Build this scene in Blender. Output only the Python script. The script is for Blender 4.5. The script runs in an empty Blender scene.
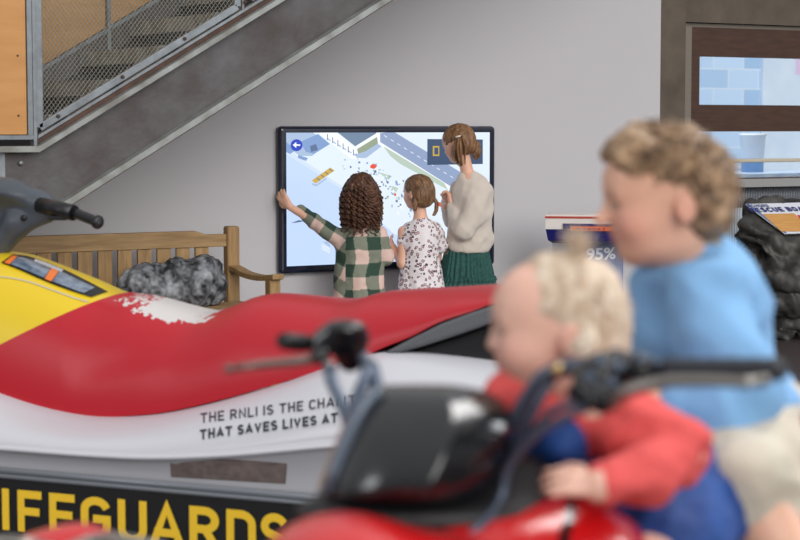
import bpy, bmesh, math, random
import numpy as np
from mathutils import Vector, Matrix
random.seed(7); rng = np.random.default_rng(7)
SC = bpy.context.scene; COL = SC.collection
PI = math.pi
# ---------------------------------------------------------------- camera frame (used to work out real positions)
FPX = 1889.0; PITCH = math.atan(144/FPX)
CAM = Vector((-5.86, -9.89, 1.42))
F2 = Vector((.515, .857, 0)).normalized(); R2 = Vector((F2.y, -F2.x, 0)); UP = Vector((0, 0, 1))
def ray(px, py):
    a = (px-400)/FPX; b = (270-py)/FPX; c, s = math.cos(PITCH), math.sin(PITCH)
    return R2*a + F2*(c+b*s) + UP*(-s+b*c)
def K(px, py, d):
    r = ray(px, py); return CAM + r*(d/r.dot(F2))
def onY(px, py, Y):
    r = ray(px, py); return CAM + r*((Y-CAM.y)/r.y)
def onplane(px, py, P, n):
    r = ray(px, py); return CAM + r*((P-CAM).dot(n)/r.dot(n))
def CP(x, d, z):
    v = CAM + R2*x + F2*d; v.z = z; return v
def CD(x, d, z=0.0): return R2*x + F2*d + UP*z
def wallD(px, Y=0.0): return (onY(px, 270, Y)-CAM).dot(F2)
# ---------------------------------------------------------------- materials
def lin(c):
    return tuple((x/12.92 if x <= .04045 else ((x+.055)/1.055)**2.4) for x in c)
def rgb(r, g, b): return lin((r/255, g/255, b/255)) + (1,)
def mat(name, col, rough=.5, metal=0., var=None, vscale=8., bump=0., bscale=40., stretch=(1, 1, 1), emit=None, estr=1., alpha=None, coat=0., spec=.5, vcol=False, sheen=0., sss=0., detail=4., trans=0.):
    m = bpy.data.materials.new(name); m.use_nodes = True
    nt = m.node_tree; b = nt.nodes['Principled BSDF']; L = nt.links.new
    b.inputs['Base Color'].default_value = col; b.inputs['Roughness'].default_value = rough
    b.inputs['Metallic'].default_value = metal; b.inputs['Coat Weight'].default_value = coat
    b.inputs['Coat Roughness'].default_value = .08
    b.inputs['Specular IOR Level'].default_value = spec
    if sheen: b.inputs['Sheen Weight'].default_value = sheen
    if trans: b.inputs['Transmission Weight'].default_value = trans
    if sss:
        b.inputs['Subsurface Weight'].default_value = sss; b.inputs['Subsurface Radius'].default_value = (.012, .005, .003); b.inputs['Subsurface Scale'].default_value = 1.
    mp = None
    if var or bump:
        tc = nt.nodes.new('ShaderNodeTexCoord'); mp = nt.nodes.new('ShaderNodeMapping')
        mp.inputs['Scale'].default_value = stretch; L(tc.outputs['Object'], mp.inputs['Vector'])
    src = None
    if vcol:
        at = nt.nodes.new('ShaderNodeAttribute'); at.attribute_name = 'Col'; src = at.outputs['Color']
    if var:
        nz = nt.nodes.new('ShaderNodeTexNoise'); nz.inputs['Scale'].default_value = vscale; nz.inputs['Detail'].default_value = detail
        L(mp.outputs['Vector'], nz.inputs['Vector'])
        cr = nt.nodes.new('ShaderNodeValToRGB'); cr.color_ramp.elements[0].position = .3; cr.color_ramp.elements[1].position = .7
        cr.color_ramp.elements[0].color = col; cr.color_ramp.elements[1].color = var; L(nz.outputs['Fac'], cr.inputs['Fac'])
        if src is None: src = cr.outputs['Color']
        else:
            mx = nt.nodes.new('ShaderNodeMix'); mx.data_type = 'RGBA'; mx.blend_type = 'MULTIPLY'; mx.inputs[0].default_value = 1
            L(src, mx.inputs[6]); L(cr.outputs['Color'], mx.inputs[7]); src = mx.outputs[2]
    if src is not None: L(src, b.inputs['Base Color'])
    if bump:
        n2 = nt.nodes.new('ShaderNodeTexNoise'); n2.inputs['Scale'].default_value = bscale; n2.inputs['Detail'].default_value = 3
        L(mp.outputs['Vector'], n2.inputs['Vector'])
        bp = nt.nodes.new('ShaderNodeBump'); bp.inputs['Strength'].default_value = bump; bp.inputs['Distance'].default_value = .01
        L(n2.outputs['Fac'], bp.inputs['Height']); L(bp.outputs['Normal'], b.inputs['Normal'])
    if emit: b.inputs['Emission Color'].default_value = emit; b.inputs['Emission Strength'].default_value = estr
    if alpha is not None: b.inputs['Alpha'].default_value = alpha
    return m
# ---------------------------------------------------------------- objects
def tag(o, label=None, cat=None, group=None, kind=None):
    if label: o['label'] = label
    if cat: o['category'] = cat
    if group: o['group'] = group
    if kind: o['kind'] = kind
    return o
def thing(name, label, cat, loc=(0, 0, 0), rotz=0., group=None):
    o = bpy.data.objects.new(name, None); COL.objects.link(o); o.location = loc; o.rotation_euler = (0, 0, rotz)
    o.empty_display_size = .1
    return tag(o, label, cat, group)
def minv(parent):
    if parent is None: return Matrix.Identity(4)
    chain = Matrix.Identity(4); p = parent
    while p is not None:
        chain = (Matrix.Translation(p.location) @ p.rotation_euler.to_matrix().to_4x4()) @ chain; p = p.parent
    return chain.inverted()
class MB:
    """collects shapes in world (or local) coordinates, builds ONE mesh object"""
    def __init__(s): s.v = []; s.f = []; s.m = []; s.sm = []; s.col = None
    def add(s, vs, fs, mi=0, smooth=False):
        n = len(s.v); s.v += [tuple(v) for v in vs]; s.f += [tuple(i+n for i in f) for f in fs]
        s.m += [mi]*len(fs); s.sm += [smooth]*len(fs); return s
    def hexa(s, p, mi=0):      # 8 corners, bottom 4 ccw then top 4
        return s.add(p, [(3, 2, 1, 0), (4, 5, 6, 7), (0, 1, 5, 4), (1, 2, 6, 5), (2, 3, 7, 6), (3, 0, 4, 7)], mi)
    def box(s, x0, x1, y0, y1, z0, z1, mi=0, bev=0.):
        if bev > 0:
            return s.rbox(Vector(((x0+x1)/2, (y0+y1)/2, (z0+z1)/2)), (x1-x0, y1-y0, z1-z0), bev, None, mi)
        return s.hexa([(x0, y0, z0), (x1, y0, z0), (x1, y1, z0), (x0, y1, z0), (x0, y0, z1), (x1, y0, z1), (x1, y1, z1), (x0, y1, z1)], mi)
    def rbox(s, c, size, bev, R=None, mi=0, seg=2):
        bm = bmesh.new(); bmesh.ops.create_cube(bm, size=1)
        for v in bm.verts: v.co = Vector((v.co.x*size[0], v.co.y*size[1], v.co.z*size[2]))
        if bev > 0: bmesh.ops.bevel(bm, geom=bm.edges[:], offset=min(bev, min(size)*.49), segments=seg, affect='EDGES', profile=.5)
        M = (R.to_4x4() if R is not None else Matrix.Identity(4)); c = Vector(c)
        bm.verts.ensure_lookup_table()
        s.add([(M @ v.co)+c for v in bm.verts], [[v.index for v in f.verts] for f in bm.faces], mi, False); bm.free(); return s
    def bar(s, a, b, w, h, up=UP, bev=0., mi=0):     # rectangular bar a->b, w sideways, h along up
        a = Vector(a); b = Vector(b); x = (b-a).normalized(); y = up.cross(x).normalized(); z = x.cross(y)
        R = Matrix((x, y, z)).transposed(); return s.rbox((a+b)/2, ((b-a).length, w, h), bev, R, mi)
    def tube(s, pts, r, seg=10, mi=0, cap=True, flat=1.):
        pts = [Vector(p) for p in pts]; n = len(pts)
        rr = r if hasattr(r, '__len__') else [r]*n
        t0 = (pts[1]-pts[0]).normalized(); ref = UP if abs(t0.z) < .9 else Vector((1, 0, 0)); nx = ref.cross(t0).normalized()
        vs = []
        for i in range(n):
            t = (pts[min(i+1, n-1)]-pts[max(i-1, 0)])
            t = t.normalized() if t.length > 1e-9 else t0
            nx = (nx - t*nx.dot(t)).normalized(); ny = t.cross(nx)
            for k in range(seg):
                a = 2*PI*k/seg; vs.append(pts[i] + nx*(math.cos(a)*rr[i]) + ny*(math.sin(a)*rr[i]*flat))
        fs = [(i*seg+k, i*seg+(k+1) % seg, (i+1)*seg+(k+1) % seg, (i+1)*seg+k) for i in range(n-1) for k in range(seg)]
        s.add(vs, fs, mi, True)
        if cap:
            nn = len(s.v)-len(vs)
            s.f.append(tuple(nn+k for k in range(seg))[::-1]); s.f.append(tuple(nn+(n-1)*seg+k for k in range(seg)))
            s.m += [mi, mi]; s.sm += [False, False]
        return s
    def prism(s, poly, depth, mi=0):      # poly: list of world points (planar); depth: vector
        n = len(poly); d = Vector(depth); a = [Vector(p) for p in poly]
        return s.add(a+[p+d for p in a], [tuple(range(n)), tuple(range(2*n-1, n-1, -1))]+[(i, (i+1) % n, n+(i+1) % n, n+i)[::-1] for i in range(n)], mi)
    def loft(s, rings, mi=0, closed=True, cap=True, smooth=True):
        m = len(rings[0]); n = len(rings); vs = [v for r in rings for v in r]
        e = m if closed else m-1
        fs = [(i*m+k, i*m+(k+1) % m, (i+1)*m+(k+1) % m, (i+1)*m+k) for i in range(n-1) for k in range(e)]
        if cap: fs += [tuple(range(m))[::-1], tuple((n-1)*m+k for k in range(m))]
        return s.add(vs, fs, mi, smooth)
    def lathe(s, prof, seg=20, c=(0, 0, 0), axis=UP, mi=0):
        axis = Vector(axis).normalized(); ref = Vector((1, 0, 0)) if abs(axis.x) < .9 else Vector((0, 1, 0))
        x = ref.cross(axis).normalized(); y = axis.cross(x); c = Vector(c)
        rings = [[c + axis*h + (x*math.cos(2*PI*k/seg)+y*math.sin(2*PI*k/seg))*r for k in range(seg)] for r, h in prof]
        return s.loft(rings, mi)
    def build(s, name, mats, parent=None, auto=None, sub=0, bevel=0.):
        me = bpy.data.meshes.new(name); Mi = minv(parent)
        vs = [tuple(Mi @ Vector(v)) for v in s.v] if parent is not None else s.v
        me.from_pydata(vs, [], s.f)
        if not isinstance(mats, (list, tuple)): mats = [mats]
        for m in mats: me.materials.append(m)
        me.polygons.foreach_set('material_index', s.m); me.polygons.foreach_set('use_smooth', s.sm)
        me.update(); 
        o = bpy.data.objects.new(name, me); COL.objects.link(o)
        if parent is not None: o.parent = parent
        bm = bmesh.new(); bm.from_mesh(me); bmesh.ops.recalc_face_normals(bm, faces=bm.faces[:]); bm.to_mesh(me); bm.free()
        if bevel: md = o.modifiers.new('bevel', 'BEVEL'); md.width = bevel; md.segments = 2; md.limit_method = 'ANGLE'
        if sub: md = o.modifiers.new('sub', 'SUBSURF'); md.levels = sub; md.render_levels = sub
        return o
# ---------------------------------------------------------------- implicit-surface sculpting
def A3(v): return np.array((v[0], v[1], v[2]), float)
class Sculpt:
    def __init__(s): s.p = []
    def _add(s, fn, lo, hi, k, op): s.p.append((fn, np.array(lo), np.array(hi), k, op)); return s
    def cone(s, a, b, ra, rb, k=.02, op='u'):
        a = A3(a); b = A3(b); ba = b-a; L2 = max(ba.dot(ba), 1e-12); R = max(ra, rb)
        def f(P):
            pa = P-a; t = np.clip((pa@ba)/L2, 0, 1)
            return np.linalg.norm(pa-t[..., None]*ba, axis=-1)-(ra+(rb-ra)*t)
        return s._add(f, np.minimum(a, b)-R, np.maximum(a, b)+R, k, op)
    def chain(s, pts, rs, k=.015, op='u'):
        for i in range(len(pts)-1): s.cone(pts[i], pts[i+1], rs[i], rs[i+1], k, op)
        return s
    def ell(s, c, r, axes=None, k=.02, op='u'):
        c = A3(c); r = np.array(r, float); M = np.eye(3) if axes is None else np.array([A3(x) for x in axes])
        R = r.max()
        def f(P):
            q = (P-c)@M.T; k0 = np.linalg.norm(q/r, axis=-1); k1 = np.linalg.norm(q/(r*r), axis=-1)
            return k0*(k0-1)/np.maximum(k1, 1e-9)
        return s._add(f, c-R, c+R, k, op)
    def plane(s, p, n, k=.005):      # keeps the side opposite to n
        p = A3(p); n = A3(n); n = n/np.linalg.norm(n)
        return s._add(lambda P: (P-p)@n, None, None, k, 'i') if False else s._addp(p, n, k)
    def _addp(s, p, n, k): s.p.append((lambda P: (P-p)@n, None, None, k, 'i')); return s
    def mesh(s, h):
        los = [q[1] for q in s.p if q[4] == 'u']; his = [q[2] for q in s.p if q[4] == 'u']
        lo = np.min(los, 0)-3*h-.01; hi = np.max(his, 0)+3*h+.01
        n = np.ceil((hi-lo)/h).astype(int)+1
        ax = [lo[i]+h*np.arange(n[i]) for i in range(3)]
        F = np.full(n, 1e3)
        for fn, a, b, k, op in s.p:
            if a is None: sl = (slice(None),)*3
            else:
                m = k+2*h+.012
                i0 = np.clip(np.floor((a-m-lo)/h).astype(int), 0, n); i1 = np.clip(np.ceil((b+m-lo)/h).astype(int)+1, 0, n)
                if np.any(i1 <= i0): continue
                sl = tuple(slice(i0[j], i1[j]) for j in range(3))
            P = np.stack(np.meshgrid(ax[0][sl[0]], ax[1][sl[1]], ax[2][sl[2]], indexing='ij'), -1)
            d = fn(P); g = F[sl]
            if op == 'u':
                hh = np.maximum(k-np.abs(g-d), 0)/max(k, 1e-6); F[sl] = np.minimum(g, d)-hh*hh*k*.25
            elif op == 's':
                d = -d; hh = np.maximum(k-np.abs(g-d), 0)/max(k, 1e-6); F[sl] = np.maximum(g, d)+hh*hh*k*.25
            else:
                hh = np.maximum(k-np.abs(g-d), 0)/max(k, 1e-6); F[sl] = np.maximum(g, d)+hh*hh*k*.25
        return nets(F, lo, h)
def nets(F, lo, h):
    I = F < 0; n = np.array(F.shape)
    cs = [(i, j, k) for i in (0, 1) for j in (0, 1) for k in (0, 1)]
    cnt = sum(I[i:n[0]-1+i, j:n[1]-1+j, k:n[2]-1+k].astype(np.int8) for i, j, k in cs)
    act = (cnt > 0) & (cnt < 8); idx = np.argwhere(act)
    num = np.full(act.shape, -1, int); num[act] = np.arange(len(idx))
    acc = np.zeros((len(idx), 3)); c = np.zeros(len(idx))
    for a in cs:
        for ax in range(3):
            if a[ax]: continue
            b = list(a); b[ax] = 1; b = tuple(b)
            fa = F[tuple((idx+a).T)]; fb = F[tuple((idx+b).T)]
            m = (fa < 0) != (fb < 0); t = np.where(m, fa/np.where(m, fa-fb, 1), 0)
            p = np.tile(np.array(a, float), (len(idx), 1)); p[:, ax] = t
            acc += p*m[:, None]; c += m
    V = lo + h*(idx + acc/c[:, None])
    Q = []
    for ax in range(3):
        u, v = (ax+1) % 3, (ax+2) % 3
        s0 = [slice(1, -1)]*3; s0[ax] = slice(0, -1); s1 = list(s0); s1[ax] = slice(1, None)
        A = I[tuple(s0)]; B = I[tuple(s1)]
        e = np.argwhere(A != B)
        if not len(e): continue
        fl = A[tuple(e.T)]
        e = e + np.array([0 if i == ax else 1 for i in range(3)])
        du = np.eye(3, dtype=int)[u]; dv = np.eye(3, dtype=int)[v]
        q = np.stack([num[tuple((e-du-dv).T)], num[tuple((e-dv).T)], num[tuple(e.T)], num[tuple((e-du).T)]], 1)
        q[~fl] = q[~fl][:, ::-1]; Q.append(q)
    Q = np.concatenate(Q); Q = Q[(Q >= 0).all(1)]
    return V, Q
def vnormals(V, Q):
    d1 = V[Q[:, 2]]-V[Q[:, 0]]; d2 = V[Q[:, 3]]-V[Q[:, 1]]; fn = np.cross(d1, d2)
    N = np.zeros_like(V)
    for k in range(4): np.add.at(N, Q[:, k], fn)
    return N/np.maximum(np.linalg.norm(N, axis=1), 1e-12)[:, None]
def vnoise(P, seed=0):
    i = np.floor(P).astype(np.int64); f = P-i; f = f*f*(3-2*f); r = 0
    for a in (0, 1):
        for b in (0, 1):
            for c in (0, 1):
                h = (i[:, 0]+a)*374761393 + (i[:, 1]+b)*668265263 + (i[:, 2]+c)*2147483647 + seed*1013904223
                h = (h ^ (h >> 13))*1274126177 & 0xffffffff; h = (h ^ (h >> 16)) & 0xffff
                w = (f[:, 0] if a else 1-f[:, 0])*(f[:, 1] if b else 1-f[:, 1])*(f[:, 2] if c else 1-f[:, 2])
                r = r + w*(h/65535.)
    return r*2-1
def smoothV(V, Q, it=2, lam=.5):
    E = np.concatenate([Q[:, [0, 1]], Q[:, [1, 2]], Q[:, [2, 3]], Q[:, [3, 0]]]); 
    for _ in range(it):
        S = np.zeros_like(V); n = np.zeros(len(V))
        np.add.at(S, E[:, 0], V[E[:, 1]]); np.add.at(n, E[:, 0], 1)
        np.add.at(S, E[:, 1], V[E[:, 0]]); np.add.at(n, E[:, 1], 1)
        V = V+(S/np.maximum(n, 1)[:, None]-V)*lam
    return V
def sculpt_obj(name, S, h, m, parent=None, disp=None, color=None, smooth=1):
    V, Q = S.mesh(h); V = smoothV(V, Q, smooth)
    if disp is not None: V = V + vnormals(V, Q)*disp(V)[:, None]
    me = bpy.data.meshes.new(name)
    Mi = np.array(minv(parent)); W = V@Mi[:3, :3].T + Mi[:3, 3]
    me.vertices.add(len(W)); me.vertices.foreach_set('co', W.ravel())
    me.loops.add(len(Q)*4); me.loops.foreach_set('vertex_index', Q.ravel())
    me.polygons.add(len(Q)); me.polygons.foreach_set('loop_start', np.arange(len(Q))*4)
    me.update(calc_edges=True); me.polygons.foreach_set('use_smooth', [True]*len(Q))
    for mm in (m if isinstance(m, (list, tuple)) else [m]): me.materials.append(mm)
    if color is not None:
        c = color(V); a = me.color_attributes.new('Col', 'FLOAT_COLOR', 'POINT')
        a.data.foreach_set('color', np.concatenate([c, np.ones((len(c), 1))], 1).ravel())
    me.validate(); o = bpy.data.objects.new(name, me); COL.objects.link(o)
    if parent is not None: o.parent = parent
    return o
def text_mb(s, size, origin, xdir, ydir, thick=0., bold=0., spacing=1., width=None):
    """lettering as a mesh: baseline starts at origin, runs along xdir"""
    cu = bpy.data.curves.new('t', 'FONT'); cu.body = s; cu.size = 1; cu.offset = bold; cu.space_character = spacing; cu.resolution_u = 3
    o = bpy.data.objects.new('t', cu); COL.objects.link(o)
    dg = bpy.context.evaluated_depsgraph_get(); dg.update(); me = bpy.data.meshes.new_from_object(o.evaluated_get(dg))
    vs = [v.co.copy() for v in me.vertices]; fs = [list(p.vertices) for p in me.polygons]
    bpy.data.objects.remove(o); bpy.data.curves.remove(cu); bpy.data.meshes.remove(me)
    x1 = max(v.x for v in vs); sx = size if width is None else width/x1
    X = Vector(xdir).normalized(); Y = Vector(ydir).normalized(); O = Vector(origin)
    mb = MB(); mb.add([O + X*(v.x*sx) + Y*(v.y*size) for v in vs], fs); return mb
# ---------------------------------------------------------------- plain narrow sign lettering drawn with constant-width strokes
def arc(cx, cy, rx, ry, a0, a1, n=10): return [(cx+rx*math.cos(math.radians(a0+(a1-a0)*i/n)), cy+ry*math.sin(math.radians(a0+(a1-a0)*i/n))) for i in range(n+1)]
GL = {  # width, strokes (cap height 1, centre-lines run 0..1)
 'I': (.0, [[(0, 0), (0, 1)]]), 'L': (.46, [[(0, 1), (0, 0), (.46, 0)]]), 'F': (.48, [[(0, 0), (0, 1), (.48, 1)], [(0, .5), (.42, .5)]]),
 'E': (.48, [[(.48, 0), (0, 0), (0, 1), (.48, 1)], [(0, .5), (.42, .5)]]), 'H': (.54, [[(0, 0), (0, 1)], [(.54, 0), (.54, 1)], [(0, .5), (.54, .5)]]),
 'T': (.54, [[(0, 1), (.54, 1)], [(.27, 1), (.27, 0)]]), 'N': (.56, [[(0, 0), (0, 1), (.56, 0), (.56, 1)]]), 'V': (.58, [[(0, 1), (.29, 0), (.58, 1)]]),
 'A': (.62, [[(0, 0), (.31, 1), (.62, 0)], [(.1, .27), (.52, .27)]]), 'Y': (.58, [[(0, 1), (.29, .45), (.58, 1)], [(.29, .45), (.29, 0)]]),
 'U': (.54, [[(0, 1)]+arc(.27, .27, .27, .27, 180, 360)+[(.54, 1)]]),
 'C': (.52, [arc(.27, .73, .27, .27, 20, 180)+arc(.27, .27, .27, .27, 180, 340)]),
 'G': (.54, [arc(.27, .73, .27, .27, 20, 180)+arc(.27, .27, .27, .27, 180, 360)+[(.54, .48), (.3, .48)]]),
 'D': (.54, [[(0, 0), (0, 1), (.26, 1)]+arc(.26, .72, .28, .28, 90, 0)+arc(.26, .28, .28, .28, 0, -90)+[(0, 0)]]),
 'R': (.54, [[(0, 0), (0, 1), (.28, 1)]+arc(.28, .74, .24, .26, 90, -90)+[(0, .48)], [(.28, .48), (.54, 0)]]),
 'S': (.52, [arc(.26, .75, .25, .25, 30, 225, 10)+arc(.26, .25, .26, .25, 45, -150, 10)]),
 'B': (.52, [[(0, 0), (0, 1), (.26, 1)]+arc(.26, .76, .23, .24, 90, -90)+[(0, .52)], [(.26, .52)]+arc(.26, .26, .26, .26, 90, -90)+[(0, 0)]]),
 'O': (.54, [arc(.27, .73, .27, .27, 0, 180)+arc(.27, .27, .27, .27, 180, 360)+[(.54, .73)]]),
}
def stroke_word(t, sw=.17, gap=.2, space=.42):
    """flat outline quads in a unit frame: list of (verts2d, faces), total width"""
    V, Fc = [], []; x0 = sw/2; si = 0
    for ch in t:
        if ch == ' ': x0 += space; continue
        w_, st_ = GL[ch]
        for s_ in st_:
            P = [Vector((x0+p[0], sw/2+p[1]*(1-sw))) for p in s_]; Q = [P[0]]
            for p in P[1:]:
                if (p-Q[-1]).length > 1e-4: Q.append(p)
            P = Q; n = len(P); b = len(V); si += 1
            for i in range(n):
                d0 = (P[i]-P[i-1]).normalized() if i else (P[1]-P[0]).normalized(); d1 = (P[i+1]-P[i]).normalized() if i < n-1 else d0
                nn = Vector((-(d0+d1).y, (d0+d1).x)).normalized(); c = max(.5, nn.dot(Vector((-d0.y, d0.x))))
                e = Vector((0, 0))
                if i == 0: e = -d1*(sw/2 if n > 1 else 0)*(1 if abs(d1.x) < .02 or abs(d1.y) < .02 else .3)
                if i == n-1: e = d0*(sw/2)*(1 if abs(d0.x) < .02 or abs(d0.y) < .02 else .3)
                V += [(P[i]+e+nn*(sw/2/c)).to_3d()+Vector((0, 0, si % 3+i*.04)), (P[i]+e-nn*(sw/2/c)).to_3d()+Vector((0, 0, si % 3+i*.04))]
            for i in range(n-1): Fc.append((b+2*i, b+2*i+1, b+2*i+3, b+2*i+2))
        x0 += w_+sw+gap
    return V, Fc, x0-gap-sw/2
# ================================================================ the setting
M = {}
M['wall'] = mat('painted_wall', rgb(192, 189, 191), .85, var=rgb(187, 184, 187), vscale=.6, bump=.02)
M['floor'] = mat('dark_floor', rgb(74, 64, 62), .45, var=rgb(58, 50, 50), vscale=3, stretch=(1, 9, 1))
M['concrete'] = mat('concrete', rgb(98, 87, 75), .8, var=rgb(80, 70, 60), vscale=5, bump=.2)
M['brown'] = mat('brown_timber', rgb(76, 50, 36), .55, var=rgb(60, 38, 28), vscale=6, stretch=(1, 1, 6))
M['glass'] = mat('window_glass', (1, 1, 1, 1), .02, trans=1., spec=.3)
M['steel'] = mat('galvanised_steel', rgb(140, 146, 150), .45, .55, var=rgb(112, 116, 120), vscale=14)
M['beam'] = mat('weathered_steel', rgb(98, 96, 98), .5, .35, var=rgb(72, 64, 62), vscale=4.5, bump=.15, stretch=(1, 1, 1))
M['flange'] = mat('flange_steel', rgb(160, 164, 162), .5, .3, var=rgb(120, 118, 112), vscale=9)
M['rust'] = mat('rusty_gap', rgb(92, 66, 54), .8, var=rgb(60, 48, 44), vscale=18)
M['ply'] = mat('timber_panel', rgb(196, 142, 82), .5, var=rgb(180, 126, 68), vscale=2.2, stretch=(1, 1, 7), bump=.03)
M['plyfar'] = mat('timber_panel_far', rgb(178, 138, 92), .6, var=rgb(160, 122, 78), vscale=2.5, stretch=(1, 1, 6))
xe = onY(659, 200, 0).x
def struct(name, mb, m): o = mb.build(name, m); o['kind'] = 'structure'; return o
w = MB(); w.box(-6.5, xe, 0, .16, 0, 4.2); struct('wall_back', w, M['wall'])
f = MB(); f.box(-7.5, 9, -12, .9, -.1, 0); struct('floor', f, M['floor'])
# concrete column and lintel behind the end of the wall
YW = .42
xc0 = xe-.12; xc1 = onY(685.5, 60, YW-.04).x
c = MB(); c.box(xc0, xc1, YW-.04, YW+.2, 0, 4.2); struct('wall_column', c, M['concrete'])
zl = onY(740, 24, YW).z
c = MB(); c.box(xc1+.002, xc1+4, YW-.02, YW+.25, zl, 4.2); struct('wall_lintel', c, M['concrete'])
# timber framed window wall
zt = zl-.004; X0 = xc1+.004; X1 = X0+3.2
def zW(py): return onY(740, py, YW).z
win = thing('window_1', None, None, (X0, YW, 0)); win['kind'] = 'structure'
xs = onY(699.5, 80, YW).x
fr = MB(); y0, y1 = YW, YW+.09
xl = onY(689.5, 80, YW).x
fr.box(X0, X1, y0+.02, y1, zW(28.5), zt, mi=1)         # pale head trim
fr.box(X0, xl, y0-.02, y1, 0, zW(28.5), mi=1)
fr.box(xl, xs, y0, y1, 0, zW(28.5))                     # left stile
fr.box(xs, X1, y0, y1, zW(57), zW(28.5)); fr.box(xs, X1, y0, y1, zW(131.5), zW(105))
fr.box(xs, X1, y0, y1, zW(186), zW(178))
fr.build('window_frame', [M['brown'], mat('pale_trim', rgb(118, 110, 100), .6)], win)
gl = MB(); gl.box(xs, X1, y0+.04, y0+.046, zW(105), zW(57)); gl.build('window_pane', M['glass'], win)
gl = MB(); gl.box(xs, X1, y0+.04, y0+.046, zW(178), zW(131.5)); gl.build('window_pane', M['glass'], win)
sl = MB(); sl.box(xs-.02, X1, y0-.10, y0-.001, zW(184)-.02, zW(179)); sl.build('window_sill', mat('sill_paint', rgb(150, 150, 148), .5), win)
# low ribbed panelling under the window
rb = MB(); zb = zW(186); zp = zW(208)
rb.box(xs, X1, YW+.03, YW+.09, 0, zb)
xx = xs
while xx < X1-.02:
    rb.tube([(xx+.012, YW+.03, zp), (xx+.012, YW+.03, zb)], .009, 6); rb.tube([(xx+.012, YW+.03, 0), (xx+.012, YW+.03, zp)], .009, 6, mi=1); xx += .024  # lower ribs take a paler colour, painting in the light there
M['rib'] = mat('ribbed_cladding', rgb(126, 130, 138), .4, .2); struct('wall_ribbed', rb, [M['rib'], mat('ribbed_lit', rgb(205, 216, 226), .4)])
# handrail outside/inside the glass
zr = onY(760, 160.5, YW-.06).z
g = MB(); g.rbox(((xs+X1)/2, YW-.06, zr), (X1-xs+.04, .03, .026), .006)
for xq in (X0+.02, X0+1.9, X1-.02): g.rbox((xq, YW-.035, zr), (.03, .06, .02), .003)
g.build('window_rail', mat('rail_tan', rgb(190, 180, 160), .5), win)
# yard outside
M['outwall'] = None
def brickmat():
    m = mat('painted_blockwork', rgb(170, 196, 222), .8); nt = m.node_tree; b = nt.nodes['Principled BSDF']
    tc = nt.nodes.new('ShaderNodeTexCoord'); mp = nt.nodes.new('ShaderNodeMapping'); mp.inputs['Rotation'].default_value = (PI/2, 0, 0)
    br = nt.nodes.new('ShaderNodeTexBrick'); br.inputs['Scale'].default_value = 1; br.inputs['Brick Width'].default_value = .40; br.inputs['Row Height'].default_value = .2
    br.inputs['Mortar Size'].default_value = .008; br.inputs['Color1'].default_value = rgb(190, 214, 238); br.inputs['Color2'].default_value = rgb(156, 188, 220); br.inputs['Mortar'].default_value = rgb(206, 220, 234)
    nt.links.new(tc.outputs['Object'], mp.inputs['Vector']); nt.links.new(mp.outputs['Vector'], br.inputs['Vector']); nt.links.new(br.outputs['Color'], b.inputs['Base Color'])
    return m
YO = 5.0
xj = onY(760.5, 80, YO).x; xj2 = onY(793, 80, YO).x
o = MB(); o.box(-1, xj, YO, YO+.3, -.1, 5.5); struct('wall_yard', o, brickmat())
o = MB(); o.box(xj, xj2, YO-.03, YO+.3, -.1, 5.5); zpk = onY(797, 75, YO).z; o.box(xj2, xj2+5, YO-.03, YO+.3, -.1, zpk); o.box(xj2, xj2+5, YO-.03, YO+.3, zpk+.001, 5.5, mi=1)
struct('wall_yard_pale', o, [mat('pale_render', rgb(206, 220, 232), .8, var=rgb(190, 208, 224), vscale=3), mat('pink_render', rgb(206, 186, 214), .8)])
o = MB(); o.box(-1, 14, .92, YO, -.1, 0.0); struct('floor_yard', o, mat('pale_paving', rgb(190, 200, 210), .8, var=rgb(160, 176, 196), vscale=3))
# white tub outside
YB = 2.6
pb = onY(752, 172, YB); pt = onY(752, 133.5, YB); rw = (onY(765, 150, YB)-onY(742, 150, YB)).length/2*.86
o = thing('garden_tub', 'white tub with a blue lower band standing on a low table outside the window', 'tub', (pb.x, YB, pb.z))
b = MB(); hgt = pt.z-pb.z
b.lathe([(rw*.85, 0.001), (rw*.86, hgt*.33), (rw*.9, hgt*.34)], 24, (pb.x, YB, pb.z)); b.build('base_band', mat('tub_blue', rgb(120, 160, 205), .6), o)
b = MB(); b.lathe([(rw*.88, hgt*.335), (rw*.98, hgt*.93), (rw*1.04, hgt*.94), (rw*1.04, hgt), (rw*.93, hgt), (rw*.9, hgt*.8)], 24, (pb.x, YB, pb.z)); b.build('tub_body', mat('tub_white', rgb(236, 240, 246), .5), o)
o = thing('outdoor_table', 'pale slatted table outside the window holding the white tub', 'table', (pb.x, YB, 0))
b = MB(); b.box(pb.x-.9, pb.x+1.0, YB-.45, YB+.3, pb.z-.04, pb.z-.001); b.build('tabletop', mat('table_pale', rgb(205, 222, 236), .5, var=rgb(170, 195, 222), vscale=7), o)
for sx in (-.8, .9):
    for sy in (-.38, .24):
        b = MB(); b.box(pb.x+sx-.03, pb.x+sx+.03, YB+sy-.03, YB+sy+.03, 0, pb.z-.041); b.build('leg', M['steel'], o)
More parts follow.
